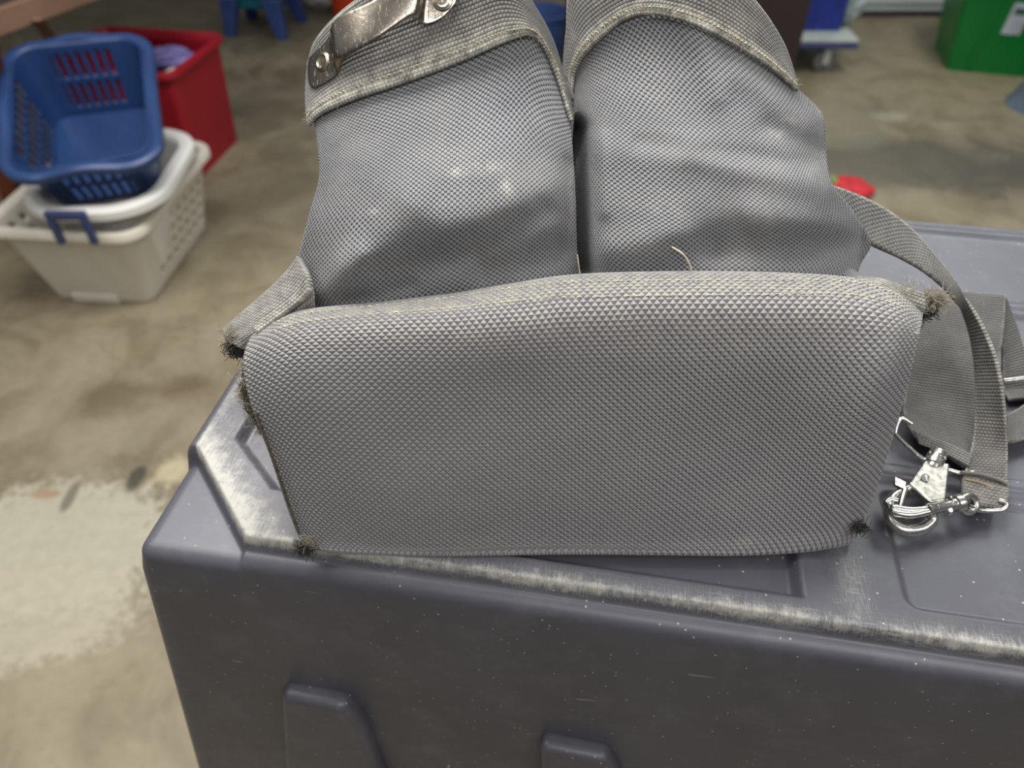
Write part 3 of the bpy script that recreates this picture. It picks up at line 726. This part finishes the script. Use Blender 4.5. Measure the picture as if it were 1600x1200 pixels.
wf_, _ = ribbon('wide_strap_fold',
    [(1566, 468, 1.15), (1566, 530, 1.09), (1566, 590, 1.03), (1566, 640, .985)],
    [(1572, 466, 1.15), (1592, 520, 1.10), (1612, 580, 1.04), (1640, 640, .99)], M_wide, 50, .0025, 14, parent=wide)
wf2, _ = ribbon('wide_strap_fold',
    [(1560, 655, .915), (1590, 640, .935), (1640, 600, .99), (1700, 560, 1.04)],
    [(1560, 690, .865), (1590, 690, .865), (1640, 670, .90), (1700, 640, .94)], M_wide, 50, .004, 14, parent=wide)
hem, _ = patch('strap_hem', [[(1426, 672, .875), (1470, 690, .85), (1515, 712, .825)], [(1436, 694, .855), (1474, 710, .83), (1512, 732, .80)]], M_wide, 8, 20, .004, .15)
hem.parent = wide

def pz(px, py, h_): return PZ(px, py, ZT + h_)
# adjuster bar
v, f = tube_data([pz(1566, 596, .020), pz(1600, 592, .020), pz(1660, 588, .020)], .0022, 12)
bb = bmesh_obj('adjuster_bar', v, f, M_nick, parent=wide)
# wire loop on the wide strap
loop = smooth_path([pz(1424, 662, .020), pz(1408, 654, .022), pz(1399, 672, .018), pz(1404, 684, .016), pz(1440, 716, .013), pz(1470, 730, .012), pz(1503, 740, .012), pz(1520, 738, .012)], 60)
snap1 = bmesh_obj('wire_loop', *tube_data(loop, .0014, 12), M_nick, parent=wide)
# snap hook one: swivel barrel, flat body, curved hook
parts = []
ax0, ax1 = pz(1467, 706, .016), pz(1455, 732, .013)
parts.append(tube_data([ax0 + (ax1 - ax0) * t for t in (0, .05, .3, .34, .5, .54, .8, .84, 1)], [.003, .0046, .0052, .0042, .0042, .0054, .0054, .0042, .004], 20))
body_poly = [pz(1443, 728, .012), pz(1480, 734, .012), pz(1474, 790, .011), pz(1450, 794, .011), pz(1417, 765, .011)]
pvv, pff = prism(body_poly, (.05, .28, 1), .0045); hook_plate = (pvv, pff)
parts.append(tube_data(smooth_path([pz(1420, 762, .014), pz(1398, 775, .012), pz(1389, 795, .010), pz(1394, 815, .008), pz(1414, 828, .007), pz(1440, 826, .007), pz(1456, 812, .009), pz(1452, 800, .012)], 50),
                      list(np.linspace(.0022, .0036, 30)) + list(np.linspace(.0036, .0028, 20)), 14))
parts.append(tube_data([pz(1398, 752, .015), pz(1414, 764, .015), pz(1406, 792, .014)], .0018, 10))
parts.append(prism([pz(1396, 748, .014), pz(1412, 756, .014), pz(1410, 766, .014), pz(1396, 760, .014)], (0, -.3, 1), .0025))
v, f = join(parts); sh1 = bmesh_obj('snap_hook', v, f, M_nick, parent=wide)
nv_ = len(v); sh1.data.materials.append(M_nickw)
bmq = bmesh.new(); bmq.from_mesh(sh1.data)
vs_ = [bmq.verts.new(tuple(np.asarray(p, float) - np.array(bag.location))) for p in hook_plate[0]]
fs_ = [bmq.faces.new([vs_[i] for i in q]) for q in hook_plate[1]]
for q in fs_: q.material_index = 1
bmesh.ops.recalc_face_normals(bmq, faces=fs_)
bmesh.ops.bevel(bmq, geom=list({e for q in fs_ for e in q.edges}), offset=.0009, segments=3, affect='EDGES', profile=.5)
bmq.to_mesh(sh1.data); bmq.free()
v, f = tube_data([pz(1446, 746, .0165), pz(1446.1, 746, .0175)], .0022, 16); bmesh_obj('rivet', v, f, M_nick, parent=wide)
# snap hook two, on the narrow strap
parts = []
a0, a1 = pz(1449, 797, .016), pz(1506, 784, .014)
def al(t): return a0 + (a1 - a0) * t
parts.append(tube_data([al(t) for t in (-.02, 0, .1, .14, .6, .62, .72, .74, .8, .9, .95)], [.002, .0034, .0034, .0030, .0030, .0036, .0036, .0046, .0050, .0050, .003], 20))
ringc = smooth_path([pz(1514, 773, .016), pz(1524, 780, .013), pz(1524, 794, .010), pz(1514, 801, .010), pz(1505, 795, .013), pz(1503, 780, .016), pz(1514, 773, .016)], 36)
parts.append(tube_data(ringc[:-1], .0018, 10, True))
for dy, hh in ((-3.5, .015), (3.5, .015)):
    parts.append(tube_data(smooth_path([pz(1452, 797 + dy * .5, .016), pz(1424, 801 + dy, hh), pz(1398, 797 + dy, hh - .001), pz(1389, 793 + dy * .4, hh - .002)], 26), [.0020] * 20 + [.0019, .0018, .0016, .0014, .0013, .0012], 12))
parts.append(tube_data(smooth_path([pz(1389, 792, .013), pz(1384, 786, .012), pz(1392, 780, .013), pz(1402, 783, .013)], 16), .0018, 10))
kn = pz(1482, 798, .014); parts.append(tube_data([kn + np.array([0, .0, -.002]), kn, kn + np.array([0, -.001, .002])], [.0018, .0028, .0012], 12))
v, f = join(parts); sh2 = bmesh_obj('snap_hook', v, f, M_nick, parent=strap)
lp2 = smooth_path([pz(1513, 790, .012), pz(1530, 797, .009), pz(1555, 798, .009), pz(1569, 795, .010), pz(1572, 786, .012), pz(1560, 781, .012)], 40)
bmesh_obj('wire_loop', *tube_data(lp2, .0014, 12), M_nick, parent=strap)

# ------------------------------------------------------------------ containers in the background
def rring(lx, ly, r, ns, nc):
    pts = []
    hx, hy = lx / 2 - r, ly / 2 - r
    for k, (sx, sy, ex, ey, a0) in enumerate([(-hx, -hy - r, hx, -hy - r, -90), (hx + r, -hy, hx + r, hy, 0), (hx, hy + r, -hx, hy + r, 90), (-hx - r, hy, -hx - r, -hy, 180)]):
        for i in range(ns): t = i / ns; pts.append((sx + (ex - sx) * t, sy + (ey - sy) * t))
        cx, cy = [(hx, -hy), (hx, hy), (-hx, hy), (-hx, -hy)][k]
        for i in range(nc): a = math.radians(a0 + 90 * i / nc); pts.append((cx + r * math.cos(a), cy + r * math.sin(a)))
    return pts
def tub(root, mat, bot, top, Ht, r, ns=24, nc=8, levels=14, hole=None, th=.003, rimw=.02, rimh=.016, z0=.0, bulge=0.0, wave=0.0, rim_mat=None):
    V = []; K = 4 * (ns + nc)
    for l in range(levels + 1):
        t = l / levels; tt = t ** (1 - bulge)
        for p in rring(bot[0] + (top[0] - bot[0]) * tt, bot[1] + (top[1] - bot[1]) * tt, r * (.7 + .3 * t), ns, nc): V.append((p[0], p[1], z0 + t * Ht))
    Fc = []
    for l in range(levels):
        for j in range(K):
            side, i = divmod(j, ns + nc)
            if hole and i < ns and hole(side, i, l): continue
            j2 = (j + 1) % K; Fc.append((l * K + j, l * K + j2, (l + 1) * K + j2, (l + 1) * K + j))
    Fc.append(tuple(range(K))[::-1])
    b = mesh('shell', V, Fc, mat, root); solid(b, th, -1)
    # rim: flange swept round the top
    prof = [(0, 0), (rimw * .3, .004), (rimw * .8, .003), (rimw, -.002), (rimw * 1.02, -rimh), (rimw * .9, -rimh), (rimw * .8, -.005), (0, -.006)]
    V = []
    base = np.array(rring(top[0], top[1], r, ns, nc))
    nxt = np.roll(base, -1, 0) - np.roll(base, 1, 0); nr_ = np.stack([nxt[:, 1], -nxt[:, 0]], 1); nr_ /= np.linalg.norm(nr_, axis=1)[:, None]
    for j in range(K):
        side, i = divmod(j, ns + nc); wz = wave * math.cos(2 * math.pi * (i / ns - .5)) if i < ns else -wave
        for (o_, z_) in prof: V.append((base[j, 0] + nr_[j, 0] * o_, base[j, 1] + nr_[j, 1] * o_, z0 + Ht + z_ + wz))
    m = len(prof)
    Fc = [(j * m + k, ((j + 1) % K) * m + k, ((j + 1) % K) * m + (k + 1) % m, j * m + (k + 1) % m) for j in range(K) for k in range(m)]
    rm = mesh('rim', V, Fc, rim_mat or mat, root)
    return b, rm

M_whiteb = plain('white_basket_plastic', s2l(206, 200, 186), .5, 0, .06, 4)
M_whiteb2 = plain('bright_white_basket_plastic', s2l(222, 220, 214), .5, 0, .05, 4)
M_blueb = plain('blue_basket_plastic', s2l(36, 62, 108), .32, 0, .18, 6)
M_red = plain('red_tote_plastic', s2l(150, 16, 34), .45, 0, .12, 3)
M_green = plain('green_tote_plastic', s2l(10, 118, 48), .4, 0, .1, 3)
M_greyb = plain('blue_grey_plastic', s2l(98, 110, 126), .4, 0, .2, 9)
M_navy = plain('navy_handle_plastic', s2l(52, 62, 100), .45, 0, .1)

b1 = empty('laundry_basket', (-1.165, 1.90, 0), math.radians(-5))
tag(b1, 'cream white plastic laundry basket on the floor, lowest of the basket stack', 'laundry basket', 'white laundry baskets')
def h1(side, i, l):
    if side == 1: return (i % 6 in (2, 3)) and (l % 3 == 1) and 3 < i < 46 and 2 <= l <= 17 
    if side == 3: return (i % 6 in (2, 3)) and (l % 3 == 1) and 3 < i < 46 and 2 <= l <= 17
    return False
tub(b1, M_whiteb, (.29, .42), (.40, .50), .265, .045, 48, 8, 20, h1, .0035, .022, .02, 0, .0)
v, f = box_data(-.085, .055, -.221, -.206, .0, .030); notch = mesh('foot_recess', v, f, M_whiteb, b1); bev(notch, .006, 3)
b2 = empty('laundry_basket', (-1.10, 1.865, .075), math.radians(2))
tag(b2, 'bright white slotted laundry basket nested inside the cream one', 'laundry basket', 'white laundry baskets')
def h2(side, i, l): return (i % 4 in (0, 1, 2)) and 8 <= l <= 12 and 1 <= i < 27
tub(b2, M_whiteb2, (.17, .30), (.305, .42), .255, .11, 28, 14, 14, h2, .004, .034, .022, 0, .0)
# navy clip handle
hx = [PZ(*q, .345) for q in ((70, 336), (134, 336))]
hn = empty('basket_handle', ((hx[0] + hx[1]) / 2)); tag(hn, 'navy blue plastic handle clip hooked on the cream basket rim', 'handle')
wd = float(np.linalg.norm(hx[1] - hx[0]))
hn.location = (hn.location[0], hn.location[1], .262); hn.rotation_euler = (0, 0, math.atan2(hx[1][1] - hx[0][1], hx[1][0] - hx[0][0]))
v, f = box_data(-wd / 2, wd / 2, -.008, .010, .070, .092); o = mesh('grip', v, f, M_navy, hn); bev(o, .004, 3)
for s in (-1, 1):
    v, f = box_data(s * (wd / 2 - .009) - .009, s * (wd / 2 - .009) + .009, -.008, .010, .0, .074); o = mesh('arm', v, f, M_navy, hn); bev(o, .004, 3)
b3 = empty('laundry_basket', (-1.135, 1.925, .335), math.radians(17)); b3.rotation_euler = (math.radians(19), math.radians(0), math.radians(17))
tag(b3, 'blue slotted laundry basket sitting tilted on top of the white baskets', 'laundry basket')
def h3(side, i, l):
    if side in (0, 2): return (i % 6 in (1, 2, 3)) and 3 < i < 44 and (3 <= l <= 8 or 11 <= l <= 16)
    return (i % 5 in (1, 2, 3)) and 3 < i < 46 and (2 <= l <= 6 or 8 <= l <= 12 or 14 <= l <= 17)
tub(b3, M_blueb, (.27, .34), (.325, .45), .195, .06, 48, 10, 20, h3, .004, .028, .018, 0, .0, .006)
fl_ = empty('red_tote', (0, 0, 0))
c_ = np.array([-1.03, 2.75]); yaw_r = math.radians(-10)
bx, by = np.array([math.cos(yaw_r), math.sin(yaw_r)]), np.array([-math.sin(yaw_r), math.cos(yaw_r)])
ctr = c_ - bx * .235 - by * .19
fl_.location = (ctr[0], ctr[1], 0); fl_.rotation_euler = (0, 0, yaw_r); fl_.name = 'storage_tote'
tag(fl_, 'open red plastic storage tote on the floor behind the blue laundry basket', 'storage tote')
tub(fl_, M_red, (.40, .32), (.45, .36), .385, .03, 20, 6, 12, None, .003, .015, .02)
def cloth(name, loc, sx, sy, sz, mat, label, cat, seed, parent=None):
    rg = np.random.default_rng(seed); n = 22; V = []; Fc = []
    K = 28
    for i in range(n + 1):
        th = math.pi * i / n
        for j in range(K):
            ph = 2 * math.pi * j / K; r = 1 + .16 * math.sin(3 * ph + seed) * math.sin(th) + .10 * math.sin(7 * ph + 4 * th + seed) + .07 * math.sin(11 * th + 3 * ph)
            V.append((sx * r * math.sin(th) * math.cos(ph), sy * r * math.sin(th) * math.sin(ph), sz * (1 + math.cos(th) * (1 + .1 * math.sin(5 * ph)))))
    for i in range(n):
        for j in range(K): Fc.append((i * K + j, (i + 1) * K + j, (i + 1) * K + (j + 1) % K, i * K + (j + 1) % K))
    mz = min(v[2] for v in V); V = [(a, b, c - mz) for a, b, c in V]
    o = mesh(name, V, Fc, mat); o.location = tuple(map(float, loc)); tag(o, label, cat); return o
p = PZ(288, 66, .30)
cloth('plastic_bag', (-1.20, 2.645, .302), .085, .06, .035, plain('lavender_plastic', s2l(120, 112, 170), .35, 0, .4, 20), 'lavender and purple bundle inside the red tote', 'bag', 3)
pp = [PZ(292, 70, .37), PZ(302, 80, .37), PZ(268, 104, .34), PZ(262, 96, .34)]
pv, pf = prism([(-.02, -.07, .008), (.02, -.07, .002), (.02, .07, .012), (-.02, .07, .02)], (0, 0, 1), .004)
pa = mesh('paper_sheet', pv, pf, plain('white_paper', s2l(215, 205, 195), .8), smooth=False); pa.location = (-1.185, 2.545, .305); pa.rotation_euler = (0, 0, math.radians(-28)); tag(pa, 'pale paper strip lying inside the red tote beside the lavender bundle', 'paper')
v, f = box_data(-.11, .15, -.10, .10, 0, .295); fb = mesh('box', v, f, plain('dark_violet_card', s2l(60, 40, 70), .7)); fb.location = (-1.27, 2.60, .006); fb.rotation_euler = (0, 0, yaw_r); tag(fb, 'dark violet box inside the red tote under the pale paper', 'box')

# table with splayed wooden legs at the far left
tb = empty('wooden_table', (-2.1, 2.9, 0)); tag(tb, 'brown wooden table with splayed legs at the upper left behind the baskets', 'table')
M_wood = plain('brown_wood', s2l(128, 98, 80), .7, 0, .2, 5); M_redwood = plain('reddish_leg_wood', s2l(120, 58, 36), .6, 0, .25, 6)
zt_ = .62; e0 = PZ(-160, 118, zt_); e1 = PZ(170, -6, zt_); dirv = (e1 - e0) / np.linalg.norm(e1 - e0); perp = np.array([-dirv[1], dirv[0], 0])
e1 = e1 + dirv * .25
if perp[0] > 0: perp = -perp
poly = [e0, e1, e1 + perp * .03, e0 + perp * .03]
v, f = prism(poly, (0, 0, 1), .06); o = mesh('apron', rel(v, tb), f, M_wood, tb, smooth=False); bev(o, .003, 2)
poly = [e0 + perp * .02 + np.array([0, 0, .06]), e1 + perp * .02 + np.array([0, 0, .06]), e1 + perp * .6 + np.array([0, 0, .06]), e0 + perp * .6 + np.array([0, 0, .06])]
v, f = prism(poly, (0, 0, 1), .02); o = mesh('table_top', rel(v, tb), f, plain('dark_table_top', s2l(70, 58, 55), .6), tb, smooth=False)
poly = [p_ - np.array([0, 0, .02]) for p_ in (e0 - perp * .001, e1 - perp * .001, e1 + perp * .02, e0 + perp * .02)]
def leg(a, b, r, mat):
    a, b = np.array(a), np.array(b); d = b - a; s1 = np.array([1, 0, 0]) * r; s2 = np.array([0, 1, 0]) * r
    V = [a - s1 - s2, a + s1 - s2, a + s1 + s2, a - s1 + s2, b - s1 - s2, b + s1 - s2, b + s1 + s2, b - s1 + s2]
    o = mesh('leg', rel(V, tb), [(3, 2, 1, 0), (4, 5, 6, 7), (0, 1, 5, 4), (1, 2, 6, 5), (2, 3, 7, 6), (3, 0, 4, 7)], mat, tb, smooth=False); bev(o, .004, 2)
leg(PZ(32, 360, 0), PZ(-26, 70, zt_ + .02), .027, M_redwood)
leg(PZ(112, 110, 0), PZ(58, 30, zt_ + .02), .014, M_wood)
leg(PZ(32, 360, 0) + perp * .7, PZ(-26, 70, zt_ + .02) + perp * .5, .027, M_redwood)
leg(PZ(112, 110, 0) + perp * .6, PZ(58, 30, zt_ + .02) + perp * .5, .014, M_wood)

# blue plastic stool
st = empty('plastic_stool', (-1.28, 3.98, 0)); tag(st, 'small blue plastic stool standing far back beyond the red tote', 'stool')
M_stool = plain('blue_stool_plastic', s2l(42, 62, 112), .4, 0, .2, 8); M_teal = plain('teal_foot', s2l(10, 82, 98), .5)
pts = {'a': PZ(361, 55, 0), 'b': PZ(442, 60, 0)}
v1_, v2_ = pts['a'], pts['b']; ax_ = (v2_ - v1_); perp2 = np.array([-ax_[1], ax_[0], 0]); 
feet = [v1_, v2_, v2_ + perp2 * .95, v1_ + perp2 * .95]; cen = np.mean(feet, 0)
for i, p_ in enumerate(feet):
    top_ = cen + (p_ - cen) * .78 + np.array([0, 0, .18]); w0, w1 = .024, .046
    V = []
    for q, ww in ((p_, w0 + .004), (p_ * .88 + top_ * .12, w0 + .002), (top_, w1)):
        V += [q + np.array(s_) * ww for s_ in ((-1, -1, 0), (1, -1, 0), (1, 1, 0), (-1, 1, 0))]
    V = rel(V, st)
    Fc = [(3, 2, 1, 0), (8, 9, 10, 11)] + [(l * 4 + k, l * 4 + (k + 1) % 4, l * 4 + 4 + (k + 1) % 4, l * 4 + 4 + k) for l in (0, 1) for k in range(4)]
    lg = mesh('leg', V, Fc, M_stool, st); bev(lg, .006, 3)
    V = [q for q in [p_ + np.array(s_) * .023 + np.array([0, 0, zz]) for zz in (0, .018) for s_ in ((-1, -1, 0), (1, -1, 0), (1, 1, 0), (-1, 1, 0))]]
    ft = mesh('foot_cap', rel(V, st), [(3, 2, 1, 0), (4, 5, 6, 7), (0, 1, 5, 4), (1, 2, 6, 5), (2, 3, 7, 6), (3, 0, 4, 7)], M_teal, lg)
tops = [cen + (p_ - cen) * .92 + np.array([0, 0, .18]) for p_ in feet]
v, f = prism(tops, (0, 0, 1), .03); o = mesh('seat', rel(v, st), f, M_stool, st); bev(o, .01, 3)
tops = [cen + (p_ - cen) * .84 + np.array([0, 0, .12]) for p_ in feet]
v, f = prism(tops, (0, 0, 1), .062); o = mesh('seat_apron', rel(v, st), f, M_teal, st); bev(o, .008, 2)

# white sacks, orange bucket
M_sack = plain('white_sack', s2l(190, 188, 182), .7, 0, .15, 12)
p = PZ(498, 24, 0); cloth('white_sack', (p[0], p[1] + .10, 0), .13, .1, .12, M_sack, 'white sack on the floor between the blue stool and the orange bucket', 'sack', 5)
p = PZ(338, 18, 0); cloth('white_sack', (p[0], p[1] + .28, 0), .09, .09, .10, M_sack, 'white sack on the floor left of the blue stool', 'sack', 8)
bk = empty('bucket', (0, 0, 0)); p = PZ(556, 44, 0); bk.location = (p[0], p[1] + .12, 0); tag(bk, 'orange plastic bucket behind the left pouch and its metal clip', 'bucket')
M_or = plain('orange_bucket_plastic', s2l(206, 66, 26), .4, 0, .06)
def lathe(prof, K=40):
    V = [(r * math.cos(2 * math.pi * k / K), r * math.sin(2 * math.pi * k / K), z) for r, z in prof for k in range(K)]
    return V, [(i * K + k, i * K + (k + 1) % K, (i + 1) * K + (k + 1) % K, (i + 1) * K + k) for i in range(len(prof) - 1) for k in range(K)]
v, f = lathe([(.001, 0), (.118, 0), (.125, .01), (.145, .30), (.152, .30), (.152, .315), (.145, .36), (.150, .365), (.141, .365), (.118, .01), (.001, .008)])
mesh('shell', v, f, M_or, bk)
v, f = tube_data([(.15 * math.cos(a), .15 * math.sin(a) * .4 - .05, .33 - .12 * math.sin(a)) for a in np.linspace(0, math.pi, 24)], .003, 8)
mesh('bail_handle', v, f, M_nick, bk)

# dark brown cabinet and a blue pail behind the bag
cb = empty('cabinet', (.67, 3.08, 0)); tag(cb, 'dark brown cabinet standing behind the right pouch left of the dolly', 'cabinet')
M_cab = plain('dark_brown_laminate', s2l(50, 38, 38), .5, 0, .1, 4)
v, f = box_data(-.45, .45, -.12, .14, 0, .9); o = mesh('carcass', v, f, M_cab, cb, smooth=False); bev(o, .004, 2)
for s in (-1, 1):
    v, f = box_data(s * .225 - .22, s * .225 + .22, -.137, -.121, .06, .88); o = mesh('cabinet_door', v, f, M_cab, cb, smooth=False); bev(o, .003, 2)
    v, f = tube_data([(s * .03, -.137, .5), (s * .03, -.16, .5), (s * .03, -.16, .62), (s * .03, -.137, .62)], .005, 8); mesh('handle', v, f, M_nick, o)
bp = empty('bucket', (.19, 3.17, 0)); tag(bp, 'blue plastic pail glimpsed in the gap between the two pouches', 'bucket')
p = PZ(858, 50, 0); bp.location = (.14, 3.5, 0)
v, f = lathe([(.001, 0), (.09, 0), (.095, .01), (.115, .22), (.122, .22), (.122, .235), (.110, .235), (.09, .01), (.001, .008)]); mesh('shell', v, f, plain('blue_pail', s2l(70, 96, 150), .35, 0, .2), bp)

# dolly with a blue box
dl = empty('platform_dolly', (0, 0, 0)); A = PZ(1250, 66, .15); B = PZ(1343, 63, .15)
dl.location = (B[0] - .22, B[1] + .28, 0); tag(dl, 'pale platform dolly on casters carrying a blue box near the white door', 'dolly')
M_pale = plain('pale_platform', s2l(190, 198, 190), .5, 0, .1); M_blueedge = plain('blue_bumper', s2l(60, 68, 120), .5)
v, f = box_data(-.22, .22, -.28, .28, .135, .155); o = mesh('platform', v, f, M_pale, dl); bev(o, .008, 3)
v, f = box_data(-.225, .225, -.285, .285, .112, .134); o = mesh('bumper', v, f, M_blueedge, dl); bev(o, .008, 3)
for sx in (-1, 1):
    for sy in (-1, 1):
        cx, cy = sx * .115 - .01, sy * .24
        Vw, Fw = tube_data([(cx, cy - .016, .05), (cx, cy - .013, .05), (cx, cy + .013, .05), (cx, cy + .016, .05)], [.04, .05, .05, .04], 28)
        wh = mesh('caster_wheel', Vw, Fw, plain('grey_rubber', s2l(120, 120, 118), .5), dl)
        pa_ = [box_data(cx - .014, cx + .014, cy - .026, cy - .018, .04, .112), box_data(cx - .014, cx + .014, cy + .018, cy + .026, .04, .112), box_data(cx - .026, cx + .026, cy - .026, cy + .026, .106, .112)]
        v, f = join(pa_); mesh('caster_fork', v, f, M_pale, wh, smooth=False)
v, f = box_data(-.11, .10, -.12, .12, 0, .15); o = mesh('blue_box', v, f, plain('blue_card_box', s2l(40, 56, 150), .5), smooth=False)
p = PZ(1284, 52, .156); o.location = (p[0] - .01, p[1] + .15, .156); tag(o, 'blue box standing on the pale platform dolly', 'box'); bev(o, .003, 2)
o = cloth('plastic_bag', (0, 0, 0), .05, .09, .10, plain('clear_pale_plastic', s2l(176, 190, 190), .3, 0, .2, 20), 'pale crumpled plastic bag on the dolly right of the blue box', 'bag', 9)
p = PZ(1328, 50, .156); o.location = (p[0] + .005, p[1] + .10, .156)
v, f = box_data(-.13, .12, -.07, .07, 0, .30); o = mesh('white_box', v, f, plain('white_card', s2l(196, 200, 180), .6), smooth=False); p = PZ(1284, 52, .156); o.location = (p[0], p[1] + .38, .156); bev(o, .003, 2); tag(o, 'pale carton behind the blue box on the platform dolly', 'box')

# green tote with label
gt = empty('storage_tote', (0, 0, 0)); A = PZ(1482, 110, 0); yg = math.radians(-14)
gt.location = (A[0] + .24 * math.cos(yg) + .16 * math.sin(-yg) , A[1] + .24 * math.sin(yg) + .17 * math.cos(yg), 0); gt.rotation_euler = (0, 0, yg)
tag(gt, 'green plastic storage tote with white label on the floor near the white door', 'storage tote')
tub(gt, M_green, (.50, .34), (.62, .44), .40, .035, 24, 6, 12, None, .003, .02, .03)
def on_front_g(u, z, out):          # front wall of the green tote
    t = z / .40; return (u, -(.17 + .05 * t) - out, z)
v, f = prism([on_front_g(-.175, .02, .0), on_front_g(-.15, .02, .0), on_front_g(-.15, .36, .0), on_front_g(-.175, .36, .0)], (0, -1, 0), .008)
o = mesh('vertical_rib', v, f, M_green, gt); bev(o, .004, 2)
q = [on_front_g(-.10, .18, .001), on_front_g(-.025, .18, .001), on_front_g(-.025, .31, .001), on_front_g(-.10, .31, .001)]
v, f = prism(q, (0, -1, 0), .002); lbm = mesh('sticker', v, f, plain('white_label', s2l(190, 196, 205), .5), gt, smooth=False); lbm['label'] = 'white rectangular paper sticker'
q = [on_front_g(-.085, .262, .003), on_front_g(-.04, .262, .003), on_front_g(-.04, .29, .003), on_front_g(-.085, .29, .003)]
v, f = prism(q, (0, -1, 0), .001); mesh('printed_mark', v, f, plain('dark_print', s2l(50, 90, 80), .5), lbm, smooth=False)

# blue-grey bin at the right edge
gb = empty('grey_bin', (0, 0, 0)); A = PZ(1606, 205, 0); gb.location = (A[0] + .29, A[1] + .18, 0); gb.rotation_euler = (0, 0, math.radians(20))
tag(gb, 'blue-grey rounded plastic bin cut by the right edge below the green tote', 'bin')
tub(gb, M_greyb, (.46, .46), (.36, .38), .24, .20, 16, 12, 10, None, .004, .012, .016, .0, .35)

# red and green cloth behind the tote
p = PZ(1328, 306, 0)
o = cloth('crumpled_cloth', (p[0] - .01, p[1] + .02, 0), .085, .06, .022, plain('red_cloth', s2l(200, 44, 52), .7, 0, .2, 30), 'small red cloth on the floor behind the right pouch', 'cloth', 4)
lf_ = cloth('green_cloth_patch', (0, 0, 0), .018, .02, .012, plain('green_cloth', s2l(120, 150, 90), .7), None, None, 6)
for k_ in ('label', 'category'):
    if k_ in lf_: del lf_[k_]
lf_.parent = o; lf_.location = (-.055, .01, .032)
